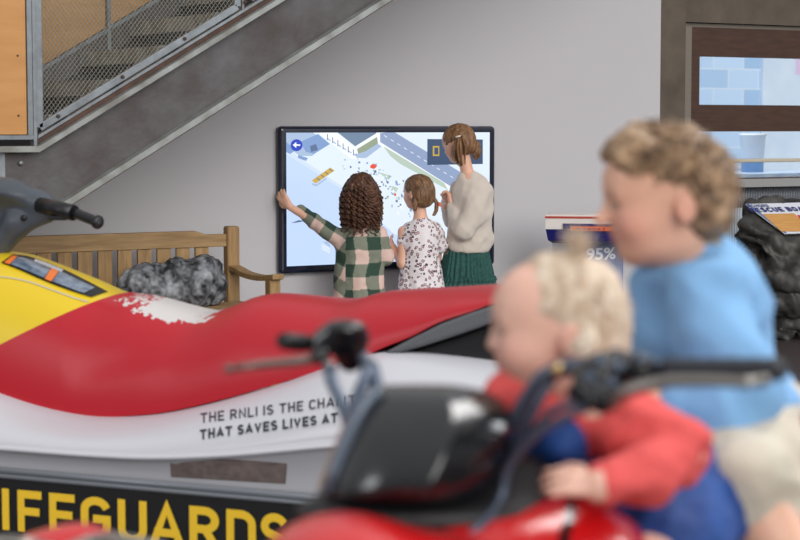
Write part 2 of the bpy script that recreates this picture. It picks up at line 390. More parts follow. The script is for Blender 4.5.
# ================================================================ staircase with steel stringer
YS = -1.3; YF = -.14
def S(px, py, Y=YS): return onY(px, py, Y)
a = S(81, 193.5); b = S(385, 0)
lo_a = S(56, 209); 
sl_ = (b.z-a.z)/(b.x-a.x)                       # slope from the lower edge
t1 = S(34, 146); t2 = S(270, 8)
print('slopes', sl_, (t2.z-t1.z)/(t2.x-t1.x), 'landing z', t1.z, 'depth', t1.z-(a.z+sl_*(t1.x-a.x)))
st = thing('staircase', 'grey steel staircase with mesh balustrade and timber panelled landing rising along the wall', 'staircase', (t1.x, YS, 0))
XB = t1.x                                    # bend
def zt_(x): return t1.z + (sl_*(x-XB) if x > XB else 0)
hb = (t1.z-(a.z+sl_*(t1.x-a.x)))             # vertical depth of the sloping beam
XE = XB+4.4; XL = XB-1.6
# where the level beam (same depth) meets the slope
def strip(y0, y1, za, zb, xs_):                 # ribbon following the bend, offsets za..zb below top line
    rings = []
    for x in xs_:
        rings.append([Vector((x, y0, zt_(x)+za(x))), Vector((x, y1, zt_(x)+za(x))), Vector((x, y1, zt_(x)+zb(x))), Vector((x, y0, zt_(x)+zb(x)))])
    return rings
hl = .30
XI = XB + max(.02, (hb-hl)/sl_)
def dep(x): return -hb if x >= XI else -(hl+(zt_(x)-t1.z))
def beam(Y, ft, side, name):
    xs_ = sorted([XL, XB, XI, XE])
    g = MB(); g.loft(strip(Y-.006*side, Y+.006*side, lambda x: 0, dep, xs_), smooth=False); w_ = g.build(name, M['beam'], st)
    g = MB()
    g.loft(strip(Y-.075*side, Y+.012, lambda x: 0, lambda x: -.028, xs_), smooth=False)
    g.loft(strip(Y-.075*side, Y+.012, lambda x: dep(x)-.004, lambda x: dep(x)+.03, xs_), smooth=False)
    g.build('flange', M['flange'], w_)
    return w_
wb = beam(YS, 0, 1, 'stringer')
g = MB(); g.loft(strip(YS-.06, YS+.04, lambda x: -.012+dep(x), lambda x: dep(x)-.003, [XI+.05, XB+1.5, XE]), smooth=False); g.build('rusty_edge', M['rust'], wb)
beam(YF, 0, -1, 'stringer')
# bolts + web plate at left
pl = S(3, 170); g = MB(); g.box(pl.x-.2, pl.x, YS-.03, YS-.007, t1.z-.29, t1.z-.03); g.build('splice_plate', M['steel'], wb)
bp = S(20, 163)
g = MB(); g.lathe([(.013, 0), (.013, .012), (.008, .016)], 8, (bp.x, YS-.006, bp.z), (0, -1, 0)); g.build('bolt', M['steel'], wb)
# landing deck
g = MB(); g.box(XL, XB+.05, YS+.02, YF-.02, t1.z-.06, t1.z-.01); g.build('landing_deck', M['beam'], st)
# treads
rise = .17; go = rise/sl_
k = 0; x = XB+.08
while x < XE-.3:
    z = t1.z + rise*(k+1) - .02
    g = MB(); g.box(x, x+go+.02, YS+.015, YF-.015, z-.006, z, mi=0); g.box(x, x+.03, YS+.015, YF-.015, z-.075, z-.0062, mi=1)
    g.box(x+.031, x+go, YS+.015, YF-.015, z-.03, z-.0065, mi=2)
    g.build('tread', [M['flange'], M['flange'], M['rust']], st); x += go; k += 1
    if k > 14: break
# mesh balustrade panels (near side) : frame + wire
def clip_poly_line(p, d, poly):
    t0, t1_ = -1e9, 1e9; n = len(poly)
    for i in range(n):
        a_, b_ = poly[i], poly[(i+1) % n]; e = (b_[0]-a_[0], b_[1]-a_[1]); nrm = (-e[1], e[0])   # ccw interior left
        den = nrm[0]*d[0]+nrm[1]*d[1]; num = nrm[0]*(a_[0]-p[0])+nrm[1]*(a_[1]-p[1])
        if abs(den) < 1e-12:
            if num > 0: return None
            continue
        t = num/den
        if den > 0: t0 = max(t0, t)
        else: t1_ = min(t1_, t)
    return (t0, t1_) if t1_ > t0+1e-4 else None
def mesh_panel(x0, x1, Y, zoff0, height, fw=.035):
    pn = [(x0, zt_(x0)+zoff0), (x1, zt_(x1)+zoff0), (x1, zt_(x1)+zoff0+height), (x0, zt_(x0)+zoff0+height)]
    g = MB()
    for i in range(4):
        a_, b_ = pn[i], pn[(i+1) % 4]
        g.bar((a_[0], Y, a_[1]), (b_[0], Y, b_[1]), .03, fw, up=Vector((0, 1, 0)).cross(Vector((b_[0]-a_[0], 0, b_[1]-a_[1]))).normalized(), bev=.003)
    fr_ = g.build('mesh_frame', M['steel'], st)
    g = MB(); sp = .017
    for ang in (52, 128):
        d = (math.cos(math.radians(ang)), math.sin(math.radians(ang))); nn = (-d[1], d[0])
        vals = [p[0]*nn[0]+p[1]*nn[1] for p in pn]; q = min(vals)
        while q < max(vals):
            r = clip_poly_line((nn[0]*q, nn[1]*q), d, pn)
            if r:
                A_ = (nn[0]*q+d[0]*r[0], nn[1]*q+d[1]*r[0]); B_ = (nn[0]*q+d[0]*r[1], nn[1]*q+d[1]*r[1])
                g.tube([(A_[0], Y, A_[1]), (B_[0], Y, B_[1])], .0016, 3, cap=False)
            q += sp
    g.build('wire_mesh', M['wire'], fr_)
    return fr_
M['wire'] = mat('wire_mesh', rgb(150, 148, 136), .5, .4)
YP = YS-.02
px0 = S(38, 60, YP).x; px1 = S(237, 60, YP).x
mesh_panel(px0, px1, YP, .075, 1.0)
mesh_panel(px1+.075, px1+1.35, YP, .075, 1.0)
# lower double rails along slope and down the post
g = MB(); rr_ = [XB+.01, XE]
g.loft(strip(YP-.012, YP+.02, lambda x: .03, lambda x: .045, rr_), smooth=False); g.build('lower_rail', M['steel'], st)
g = MB(); g.loft(strip(YP-.002, YP+.01, lambda x: .001, lambda x: .029, rr_), smooth=False); g.build('rusty_infill', M['rust'], st)
for pxx in (33.5,):
    q = S(pxx, 100, YP).x
    g = MB(); g.bar((q, YP, t1.z), (q, YP, t1.z+1.15), .045, .018, up=Vector((1, 0, 0)), bev=.002); g.build('post', M['steel'], st)
for xx in (px1+.0375,):
    g = MB(); g.bar((xx, YP+.02, zt_(xx)), (xx, YP+.02, zt_(xx)+1.15), .04, .012, up=Vector((1, 0, 0)), bev=.002); g.build('post', M['steel'], st)
# bolts on frame
for i in range(5):
    xx = px0+.09+i*.33
    g = MB(); g.lathe([(.009, 0), (.009, .008), (.005, .011)], 8, (xx, YP-.016, zt_(xx)+.078), (0, -1, 0)); g.build('bolt', M['rust'], st)
# timber panel on the landing
wx = S(25, 60, YP).x; wz = S(12, 137, YP).z
g = MB(); g.box(XL, wx, YP-.012, YP+.012, wz+.012, wz+1.1); tp = g.build('timber_panel', M['ply'], st)
g = MB(); g.box(XL, wx+.03, YP-.02, YP+.02, wz-.012, wz+.008); g.box(wx+.004, wx+.028, YP-.02, YP+.02, wz+.009, wz+1.1); g.build('panel_frame', M['steel'], tp)
for zz in (.1, .38, .7):
    g = MB(); g.lathe([(.006, 0), (.004, .003)], 8, (wx-.04, YP-.0125, wz+zz), (0, -1, 0)); g.build('screw', M['rust'], tp)
# grey skirting plate behind the treads
g = MB(); g.loft(strip(YF-.05, YF-.035, lambda x: .0, lambda x: .15, [XB+.02, XE]), smooth=False); g.build('skirting_plate', M['beam'], st)
# far side timber panelling
def far(px): return S(px, 60, YF-.03).x
fx = [XB-1.2, XB+.0, far(108), far(108)+1.3, far(108)+2.6]
for i in range(len(fx)-1):
    x0, x1 = fx[i]+.012, fx[i+1]-.012; zo = .15 if i else .06
    g = MB(); g.prism([(x0, YF-.03, zt_(x0)+zo), (x1, YF-.03, zt_(x1)+zo), (x1, YF-.03, zt_(x1)+1.35), (x0, YF-.03, zt_(x0)+1.35)], (0, .02, 0))
    q_ = g.build('timber_panel', M['plyfar'], st)
    g = MB(); g.bar((x0, YF-.04, zt_(x0)+zo-.015), (x1, YF-.04, zt_(x1)+zo-.015), .03, .02); g.bar((x1+.012, YF-.04, zt_(x1)+.0), (x1+.012, YF-.04, zt_(x1)+1.35), .03, .02, up=Vector((1, 0, 0))); g.build('panel_frame', M['steel'], q_)
# ================================================================ wall-mounted touchscreen
YT = -.055
fL = onY(279.5, 200, YT).x; fR = onY(496, 200, YT).x; fT = onY(388, 126, YT).z; fB = onY(388, 270, YT).z
print('screen', fR-fL, fT-fB, fB)
tv = thing('touchscreen', 'large wall mounted touchscreen in a dark navy surround showing a harbour scene', 'screen', ((fL+fR)/2, 0, fB))
g = MB(); g.rbox(((fL+fR)/2, YT/2-.00025, (fT+fB)/2), (fR-fL, abs(YT)-.0005, fT-fB), .028, seg=4); g.build('surround', mat('screen_surround', rgb(22, 26, 46), .25, coat=.5), tv)
YD = YT-.0015
def D(px, py, k=0): return onY(px, py, YD-.0004*k)
sL = onY(286.5, 200, YD).x; sR = onY(489.5, 200, YD).x; sT = onY(388, 132.5, YD).z; sB = onY(388, 262, YD).z
PAL = []
def scr(name, c, e=1.0):
    m = mat(name, (0.01, .01, .01, 1), .25, emit=rgb(*c), estr=1.15); PAL.append(m); return len(PAL)-1
SE = 1.15
c_sea = scr('screen_sea', (196, 218, 252)); c_land = scr('screen_land', (226, 238, 248)); c_road = scr('screen_road', (146, 164, 198)); c_white = scr('screen_white', (244, 248, 252))
c_green = scr('screen_green', (186, 204, 190)); c_grey = scr('screen_grey', (112, 134, 160)); c_olive = scr('screen_olive', (150, 164, 140)); c_mid = scr('screen_mid', (168, 190, 220)); c_btn = scr('screen_button', (30, 62, 190))
c_oran = scr('screen_orange', (205, 170, 70)); c_red = scr('screen_red', (228, 84, 58)); c_dark = scr('screen_panel', (62, 82, 112)); c_deep = scr('screen_deep', (92, 112, 150)); c_roof = scr('screen_roof', (128, 158, 206)); c_pal = scr('screen_haze', (210, 226, 246))
g = MB()
def clipr(pts):
    # clip polygon (X,Z) to screen rectangle
    P = [(p.x, p.z) for p in pts]
    for ax, lim, s_ in ((0, sL, 1), (0, sR, -1), (1, sB, 1), (1, sT, -1)):
        out = []
        for i in range(len(P)):
            a_, b_ = P[i-1], P[i]; ia = (a_[ax]-lim)*s_ >= 0; ib = (b_[ax]-lim)*s_ >= 0
            if ia != ib:
                t = (lim-a_[ax])/(b_[ax]-a_[ax]); out.append((a_[0]+(b_[0]-a_[0])*t, a_[1]+(b_[1]-a_[1])*t))
            if ib: out.append(b_)
        P = out
        if not P: break
    return P
LY = [0]
def poly(mi, *pts):
    P = clipr([onY(x, y, YD) for x, y in pts]); LY[0] += 1
    if len(P) > 2: g.add([(x, YD-.00006*LY[0], z) for x, z in P], [tuple(range(len(P)))], mi)
def circ(mi, cx, cy, r, n=16): poly(mi, *[(cx+r*math.cos(2*PI*i/n), cy+r*math.sin(2*PI*i/n)) for i in range(n)])
poly(c_sea, (280, 120), (500, 120), (500, 275), (280, 275))
poly(c_pal, (280, 150), (343, 190), (500, 262), (500, 120), (280, 120))
poly(c_land, (280, 140), (300, 158), (343, 187), (350, 194), (392, 232), (430, 258), (500, 258), (500, 120), (280, 120))
poly(c_mid, (286, 132), (312, 132), (328, 143), (312, 156), (300, 156), (286, 146))
poly(c_roof, (300, 142), (318, 134), (330, 144), (314, 154), (306, 152)); poly(c_roof, (286, 142), (296, 150), (290, 154), (286, 152))
poly(c_deep, (310, 146), (316, 144), (318, 150), (311, 152)); poly(c_roof, (298, 155), (308, 158), (306, 161), (298, 158))
poly(c_white, (315, 130), (333, 130), (360, 152), (360, 160), (350, 158))
for i in range(6):
    x, y = 327+i*5.2, 134+i*3.1
    poly(c_deep, (x, y), (x+.8, y), (x+.8, y+6), (x, y+6)); poly(c_mid, (x+.8, y+4), (x+3.8, y+6), (x+3.6, y+7.3), (x+.8, y+5.6))
poly(c_grey, (337, 132), (380, 132), (356, 147)); poly(c_white, (380, 131), (383, 133), (357, 149), (354, 147))
poly(c_olive, (357, 149), (380, 135), (380, 142), (366, 151), (358, 154)); poly(c_mid, (380, 142), (382, 146), (366, 158), (356, 158), (357, 154), (366, 151))
poly(c_white, (376, 132), (500, 210), (500, 222), (446, 188), (378, 144))
poly(c_road, (380, 133), (394, 132), (500, 196), (500, 212), (450, 186), (380, 142))
for i in range(16):
    x, y = 384+i*6.6, 135.2+i*4.05; poly(c_white, (x, y), (x+3, y+1.8), (x+3, y+2.5), (x, y+.7))
poly(c_green, (383, 146), (444, 183), (448, 190), (400, 164), (390, 156))
poly(c_green, (378, 172), (392, 176), (388, 180)); poly(c_green, (392, 186), (398, 188), (396, 192), (391, 190))
poly(c_oran, (311.5, 180.5), (330, 167.5), (334.5, 170.5), (315.5, 183.5)); poly(c_mid, (312, 183), (316, 184.3), (327, 177), (326, 179.6), (316, 186.5), (312, 185))
for i in range(4): 
    x = 316+i*4.2; y = 178-i*3; poly(c_deep, (x, y), (x+.8, y-.5), (x+4.2, y+2.2), (x+3.4, y+2.8))
poly(c_red, (370, 165.5), (373, 163.5), (377, 166), (374, 169), (370, 168))
circ(c_btn, 296.3, 145.2, 6)
poly(c_white, (292.5, 145), (296, 142), (296, 144.2), (300, 144.4), (300, 145.8), (296, 145.8), (296, 148))
poly(c_dark, (427, 139), (482.5, 139.5), (482.5, 164), (427, 165)); poly(c_oran, (432.5, 146), (439, 146), (439, 156), (432.5, 156)); poly(c_dark, (434, 147.5), (438, 147.5), (438, 154.5), (434, 154.5))
rr = random.Random(3)
for i in range(120):      # little figures and cars along the quay
    t = rr.random(); x = 345+t*75+rr.uniform(-10, 14); y = 158+t*52+rr.uniform(-9, 14)
    w_ = rr.uniform(.7, 2.2); h_ = rr.uniform(.6, 2.6)
    poly(rr.choice([c_deep, c_mid, c_road, c_green, c_grey, c_white, c_white, c_roof]), (x, y), (x+w_, y-.4), (x+w_+.3, y+h_), (x+.2, y+h_))
poly(c_red, (393, 194), (395, 193), (395.5, 195.5), (393.5, 196)); poly(c_red, (438, 202), (441, 203), (440, 207), (437.5, 206))
for k_ in range(3): poly(c_white, (321, 244+k_*2), (329, 248.5+k_*2), (329, 249.3+k_*2), (321, 244.8+k_*2)); 
poly(c_mid, (322, 242), (326, 241), (330, 246), (329, 247))
poly(c_deep, (290, 223), (298, 220), (304, 221), (296, 222.5))
g.build('display', PAL, tv)
# black bezel inner line
# ================================================================ garden bench
M['oak'] = mat('bench_timber', rgb(170, 138, 94), .6, var=rgb(136, 106, 68), vscale=5, stretch=(1, 8, 8), bump=.08)
M['oakv'] = mat('bench_timber_upright', rgb(172, 138, 92), .6, var=rgb(136, 104, 64), vscale=5, stretch=(9, 9, 1), bump=.08)
YBn = -.42
bR = onY(237.5, 240, YBn).x; bLft = bR-1.75
zTop = onY(190, 231, YBn).z
bn = thing('garden_bench', 'wooden garden bench with slatted back against the pale wall under the stairs', 'bench', ((bR+bLft)/2, YBn, 0))
pw = .075
zpost = onY(232, 226, YBn).z
def post(x):
    g = MB(); g.rbox((x, YBn, zpost/2), (pw, .065, zpost), .012, seg=3); g.build('post', M['oakv'], bn)
post(bR-pw/2); post(bLft+pw/2)
# top rail with dipped shoulder at each end
a0, a1 = bLft+pw+.001, bR-pw-.001; rb_ = onY(190, 247.5, YBn).z
P = [(a0, rb_), (a1, rb_), (a1, zTop-.022), (a1-.12, zTop-.022), (a1-.19, zTop), (a0+.19, zTop), (a0+.12, zTop-.022), (a0, zTop-.022)]
g = MB(); g.prism([(x, YBn-.02, z) for x, z in P], (0, .04, 0)); g.build('top_rail', M['oak'], bn, bevel=.004)
zseat = .43
g = MB(); g.box(a0, a1, YBn-.018, YBn+.018, zseat+.06, zseat+.13); g.build('lower_rail', M['oak'], bn, bevel=.004)
xpit = (onY(152, 255, YBn).x-onY(132.5, 255, YBn).x); sw = xpit*.70
xref = onY(124.5, 260, YBn).x; k0 = math.ceil((a0+.02+sw/2-xref)/xpit)
x = xref+k0*xpit
while x+sw/2 < a1:
    g = MB(); g.box(x-sw/2, x+sw/2, YBn-.009, YBn+.009, zseat+.131, rb_-.001); g.build('backrest_slat', M['oakv'], bn, bevel=.002); x += xpit
for i in range(6):
    y = YBn-.06-i*.078
    g = MB(); g.box(bLft+.01, bR-.01, y-.066, y, zseat-.0, zseat+.022); g.build('seat_slat', M['oak'], bn, bevel=.003)
for xx in (bLft+pw/2, bR-pw/2):
    yf = YBn-.50
    g = MB(); g.box(xx-.032, xx+.032, yf-.03, yf+.03, 0, .615); g.build('leg', M['oakv'], bn, bevel=.004)
    g = MB(); rings = []
    for i in range(9):
        t = i/8; y = YBn-.034-t*.53; z = .645 - .028*math.sin(t*PI*.9)+(.005 if t < .2 else 0); hw = .034
        rings.append([(xx-hw, y, z-.03), (xx+hw, y, z-.03), (xx+hw, y, z), (xx-hw, y, z)])
    g.loft(rings, smooth=False); g.build('arm', M['oakv'], bn, bevel=.004)
    g = MB(); g.box(xx-.02, xx+.02, yf+.03, YBn-.035, zseat-.075, zseat-.001); g.build('seat_rail', M['oakv'], bn, bevel=.003)
# grey crumpled rock-like mound on the bench
rkL, rkR = onY(122, 290, YBn-.2).x, onY(224, 290, YBn-.2).x
s = Sculpt(); rr = random.Random(5)
for i in range(9):
    t = i/8; x = rkL+.07+(rkR-rkL-.14)*t; zt = (.67, .69, .665, .69, .705, .715, .72, .73, .70)[i]
    s.ell((x, YBn-.20+rr.uniform(-.03, .03), (zseat+zt)/2), (.075, .12, (zt-zseat)/2), k=.03)
s.plane((0, 0, zseat+.028), (0, 0, -1), .004)
def rk(V): return .018*vnoise(V*16, 1)+.010*vnoise(V*38, 2)+.004*vnoise(V*90, 3)
def rkc(V):
    n = vnoise(V*np.array([30, 30, 22]), 5)*.5+vnoise(V*70, 6)*.35+vnoise(V*9, 8)*.4
    t = np.clip(n*.9+.34, 0, 1)[:, None]; return (1-t)*np.array(lin((.13, .135, .15)))+t*np.array(lin((.66, .67, .69)))
M['rockg'] = mat('grey_rock', (1, 1, 1, 1), .6, vcol=True)
o = sculpt_obj('artificial_rock', s, .009, M['rockg'], disp=rk, color=rkc)
tag(o, 'grey mottled lumpy artificial rock lying along the wooden bench seat', 'rock')
# ================================================================ model lifeboat collection box on its stand
YMB = -.62
def B(px, py, Y=YMB-.15): return onY(px, py, Y)
pLft = onY(550.5, 230, YMB); pD = (pLft-CAM).dot(F2)
mbx = thing('model_lifeboat', 'model lifeboat with navy and white hull and an orange label standing on a pale plinth', 'model boat', (pLft.x+.3, YMB, B(580, 243).z))
L_ = .85; hw = .13; zk = B(580, 243.5).z; zd = B(552, 216.5).z; zm = B(552, 229.5).z
print('boat', zk, zm, zd, pLft.x)
def hull(z0, z1, mi, ou=1.0, n=14):
    # lofted half-round sections from transom (left) to bow (right)
    rings = []
    for i in range(n+1):
        t = i/n; x = pLft.x + L_*t; wd = hw*math.cos(max(0, t-.35)/.65*PI/2)**.6 if t < 1 else .002
        wd = max(wd, .004); bz = .0 if t < .6 else (t-.6)**2*.25
        rings.append((x, wd, bz))
    return rings
rg = hull(0, 0, 0)
def RT(g):
    c, s_ = math.cos(math.radians(-42)), math.sin(math.radians(-42)); ox, oy = pLft.x, YMB
    g.v = [(ox+(v[0]-ox)*c-(v[1]-oy)*s_, oy+(v[0]-ox)*s_+(v[1]-oy)*c, v[2]) for v in g.v]; return g
pLft = pLft + Vector((.085, 0, 0))
M['navy'] = mat('boat_navy', rgb(24, 26, 96), .3); M['bwhite'] = mat('boat_white', rgb(226, 218, 212), .4); M['bred'] = mat('boat_red', rgb(178, 66, 52), .4); M['orange'] = mat('boat_orange', rgb(226, 104, 44), .4)
g = MB(); rings = []
for i, (x, wd, bz) in enumerate(rg):
    xx = x+(0.0 if i else 0); cz = zk+bz; xr = xx
    e = .035 if i == 0 else 0
    rings.append([(xx+e, YMB-wd*.55, cz), (xx+e*.35, YMB-wd*.88, cz+.018), (xx, YMB-wd*.97, zm-.005), (xx, YMB+wd*.97, zm-.005), (xx+e*.35, YMB+wd*.88, cz+.018), (xx+e, YMB+wd*.55, cz)])
g.loft(rings, smooth=False); RT(g).build('lower_hull', M['navy'], mbx, bevel=.004)
g = MB(); g.loft([[(x, YMB-wd*.97, zm-.004), (x, YMB-wd, zd-.016+bz), (x, YMB+wd, zd-.016+bz), (x, YMB+wd*.97, zm-.004)] for x, wd, bz in rg], smooth=False); RT(g).build('topsides', M['bwhite'], mbx)
g = MB(); g.loft([[(x-.003, YMB-wd*1.03, zd-.0155+bz), (x-.003, YMB-wd*1.03, zd-.004+bz), (x-.003, YMB+wd*1.03, zd-.004+bz), (x-.003, YMB+wd*1.03, zd-.0155+bz)] for x, wd, bz in rg], smooth=False); RT(g).build('rubbing_strake', M['bred'], mbx)
g = MB(); g.loft([[(x, YMB-wd*.93, zd-.0035+bz), (x, YMB-wd*.93, zd+.006+bz), (x, YMB+wd*.93, zd+.006+bz), (x, YMB+wd*.93, zd-.0035+bz)] for x, wd, bz in rg], smooth=False); RT(g).build('deck', M['bwhite'], mbx)
g = MB(); g.rbox((pLft.x+.62, YMB, zd+.03), (.26, .16, .045), .012); RT(g).build('wheelhouse', M['orange'], mbx)
xl0 = B(579.5, 225).x; yl = YMB-hw-.001
g = MB(); g.box(xl0, xl0+.36, yl-.004, yl, zm-.002, B(582, 223.3).z); lab = RT(g).build('name_board', M['navy'], mbx)
g = MB(); g.box(xl0+.045, xl0+.30, yl-.006, yl-.0042, B(590, 230).z, B(590, 225.7).z); RT(g).build('orange_plate', M['orange'], lab)
V_, F_, W_ = stroke_word('LIFEBOAT', .2); g = MB(); g.add([(xl0+.055+v_.x/W_*.2, yl-.0063-.0004*v_.z, B(590, 229.4).z+v_.y*.013) for v_ in V_], F_); RT(g).build('lettering', M['navy'], lab)
# plinth under it
px0, px1_ = B(573.5, 260, YMB-.1).x, B(622.5, 260, YMB-.1).x
sd = thing('display_plinth', 'tall blue grey plinth reading 95% under the model lifeboat', 'plinth', ((px0+px1_)/2, YMB, 0))
xm = B(582, 260, YMB-.1).x
g = MB(); g.box(xm, px1_, YMB-.1, YMB+.12, 0, zk-.002); g.build('column', mat('plinth_blue', rgb(134, 140, 166), .5), sd)
g = MB(); g.box(px0, xm-.001, YMB-.1, YMB+.12, 0, zk-.002); g.build('pale_edge', mat('plinth_pale', rgb(206, 206, 210), .5), sd)
g = MB(); g.box(px1_+.001, px1_+.006, YMB-.1, YMB+.12, 0, zk-.004); g.build('blue_edge', mat('plinth_edge', rgb(92, 122, 190), .5), sd)
g = text_mb('95%', .098, (xm+.028, YMB-.1015, B(600, 260).z), (1, 0, 0), (0, 0, 1), bold=.025, width=.225); g.build('lettering', mat('plinth_letter', rgb(226, 228, 234), .5), sd)
# ================================================================ dark rock display stand with tilted sign
YR = -.35
def Rk(px, py, Y=YR): return onY(px, py, Y)
rl = Rk(738, 270).x; zr_t = Rk(760, 226).z
prof = [(735, 205), (734, 225), (738, 245), (741, 262), (738, 280), (742, 300), (748, 330), (752, 356)]
s = Sculpt(); z0 = 0
for i in range(len(prof)-1, -1, -1):
    p = Rk(prof[i][0]+9, prof[i][1]); zc = max(p.z, .06)
    s.ell((p.x+.55, YR, zc), (.55, .26, .12), k=.06)
s.ell((rl+.68, YR+.05, .5), (.62, .26, .52), k=.05)
s.plane((0, 0, .002), (0, 0, -1), .004)
# cut plane for the tilted sign
qa = onY(752, 203, YR+.16); qb = onY(790, 233, YR-.16)
nrm = Vector((0, qa.z-qb.z, 0)); tilt = math.atan2(qa.z-qb.z, .32)
pn = Vector((0, -math.sin(tilt), math.cos(tilt)))
s.plane(qa-pn*.02, pn, .03)
def rdisp(V):
    w = .12*vnoise(V*5, 11); q = np.stack([(V[:, 0]+V[:, 2]*1.1+w)*8.5, V[:, 1]*5, (V[:, 0]-V[:, 2]+w)*2.6], 1)
    n = vnoise(q, 3); top = np.clip((zr_t-.02-V[:, 2])/.06, .12, 1)
    return (.06*(1-np.abs(n)*2.2)+.012*vnoise(V*18, 4)+.008*vnoise(V*50, 9))*top
def rcol(V):
    t = np.clip(.35+.5*vnoise(V*12, 7)+.4*vnoise(V*45, 2), 0, 1)[:, None]; return (1-t)*np.array(lin((.13, .127, .12)))+t*np.array(lin((.31, .30, .28)))
M['rockd'] = mat('dark_rock', (1, 1, 1, 1), .55, vcol=True)
stn = thing('rock_stand', 'dark craggy imitation rock stand carrying a tilted rescue boat sign under the window', 'stand', (rl+.6, YR, 0))
sculpt_obj('rock_body', s, .018, M['rockd'], stn, disp=rdisp, color=rcol)
s = Sculpt()
for i, (x_, y_) in enumerate(((752, 206), (766, 203), (778, 202), (795, 205), (812, 203), (830, 204))):
    p = onY(x_, y_, YR+.2); s.ell((p.x, YR+.2, p.z-.035), (.085, .05, .085), k=.03)
    s.cone((p.x, YR+.17, p.z-.05), (p.x, YR+.12, .5), .05, .05, k=.02)
sculpt_obj('rock_crest', s, .012, M['rockd'], stn, disp=lambda V: .01*vnoise(V*20, 3), color=rcol)
# sign board in its tilted plane
e2 = Vector((0, math.cos(tilt), math.sin(tilt))); e1 = Vector((1, 0, 0))
o0 = onplane(745.5, 203.5, qa, pn); h_ = .34
cor = lambda px, py: onplane(px, py, qa+pn*.003, pn)
A_, B_, C_ = cor(745.5, 204), cor(784.5, 233.5), None
top_y = A_.y; bot_y = B_.y; xr_ = A_.x+1.0
v = lambda x, y: Vector((x, y, qa.z+(y-qa.y)*math.tan(tilt)))+pn*.004
# left edge runs from A_ to B_
g = MB(); g.prism([v(A_.x, top_y), v(B_.x, bot_y), v(xr_, bot_y), v(xr_, top_y)][::-1], -pn*.006)
sg = g.build('sign_board', mat('sign_white', rgb(222, 224, 232), .4), stn)
def on(px, py): q = cor(px, py); return q+pn*.0035
def quadp(pts, name, m, par=sg, off=.001):
    g = MB(); g.prism([on(*p)+pn*off for p in pts][::-1], -pn*.002); return g.build(name, m, par)
quadp([(762, 214.5), (794, 213.8), (812, 231.8), (781, 231.8)], 'orange_picture', mat('sign_timber', rgb(214, 160, 92), .5, var=rgb(196, 138, 70), vscale=6, stretch=(1, 14, 1)))
quadp([(797, 215.5), (804, 215.5), (808, 220), (801, 221)], 'red_mark', mat('sign_red', rgb(206, 40, 60), .4))
def tline(t, a_, b_, hpx, sw):
    pa, pb = on(*a_)+pn*.0015, on(*b_)+pn*.0015; hh = abs((on(a_[0], a_[1]-hpx)-on(*a_)).dot(e2))
    V_, F_, W_ = stroke_word(t, sw); g = MB(); g.add([pa+(pb-pa)*(v_.x/W_)+e2*(v_.y*hh)+pn*.0004*v_.z for v_ in V_], F_); g.build('lettering', mat('sign_navy', rgb(40, 44, 110), .4), sg)
tline('INSHORE', (747.5, 208), (770, 207.6), 3.0, .16)
tline('RESCUE BOAT', (752, 213), (811, 211.3), 4.6, .24)
quadp([(745.6, 203.9), (748, 203.9), (787, 233.3), (784.6, 233.3)], 'blue_edge', mat('sign_edge', rgb(90, 120, 170), .4), off=.0002)
# ================================================================ rescue water scooter on its plinth
JA = CP((0-400)/FPX*6.48, 6.48, 0); JB = CP((300-400)/FPX*6.02, 6.02, 0)
JU = (JB-JA).normalized(); JV = Vector((-JU.y, JU.x, 0))          # along to the rear, and away from the camera
JN = -JV
def J(px, py, off=0.): return onplane(px, py, JA+JV*off, JV)       # point on vertical plane `off` behind the near face
jl = lambda p: ((p-JA).dot(JU), (p-JA).dot(JV), p.z)
def JP(u, v, z): q = JA+JU*u+JV*v; return Vector((q.x, q.y, z))
jrot = math.atan2(JU.y, JU.x)
CV = .60                                                            # centre line behind the near face
jet = thing('water_scooter', 'red, yellow and white rescue water scooter with torn saddle mounted on a black plinth', 'water scooter', JP(.6, CV, .2), jrot)
M['jred'] = mat('saddle_red', rgb(196, 28, 42), .38, bump=.05, bscale=30, spec=.5)
M['jyel'] = mat('cowl_yellow', rgb(222, 190, 22), .3, coat=.3)
M['jwht'] = mat('hull_white', rgb(196, 196, 202), .3, coat=.2)
M['jgry'] = mat('rubber_grey', rgb(92, 94, 98), .6)
M['jpod'] = mat('pod_grey', rgb(74, 80, 88), .4, var=rgb(62, 66, 74), vscale=6)
M['black'] = mat('black_plastic', rgb(18, 18, 22), .4)
M['blackm'] = mat('black_matt', rgb(15, 15, 18), .5)
def interp(tab, x):
    if x <= tab[0][0]: return tab[0][1]
    for (a, fa), (b, fb) in zip(tab, tab[1:]):
        if x <= b: return fa+(fb-fa)*(x-a)/(b-a)
    return tab[-1][1]
def smoothtab(tab, x):
    # Catmull-Rom through the table
    xs = [t[0] for t in tab]; 
    if x <= xs[0]: return tab[0][1]
    if x >= xs[-1]: return tab[-1][1]
    i = max(j for j in range(len(xs)-1) if xs[j] <= x); x0, x1 = xs[i], xs[i+1]; y0, y1 = tab[i][1], tab[i+1][1]
    m0 = (tab[i+1][1]-tab[i-1][1])/(xs[i+1]-xs[i-1]) if i else (y1-y0)/(x1-x0); m1 = (tab[i+2][1]-tab[i][1])/(xs[i+2]-xs[i]) if i+2 < len(xs) else (y1-y0)/(x1-x0)
    h = x1-x0; t = (x-x0)/h
    return y0*(2*t**3-3*t*t+1)+m0*h*(t**3-2*t*t+t)+y1*(-2*t**3+3*t*t)+m1*h*(t**3-t*t)
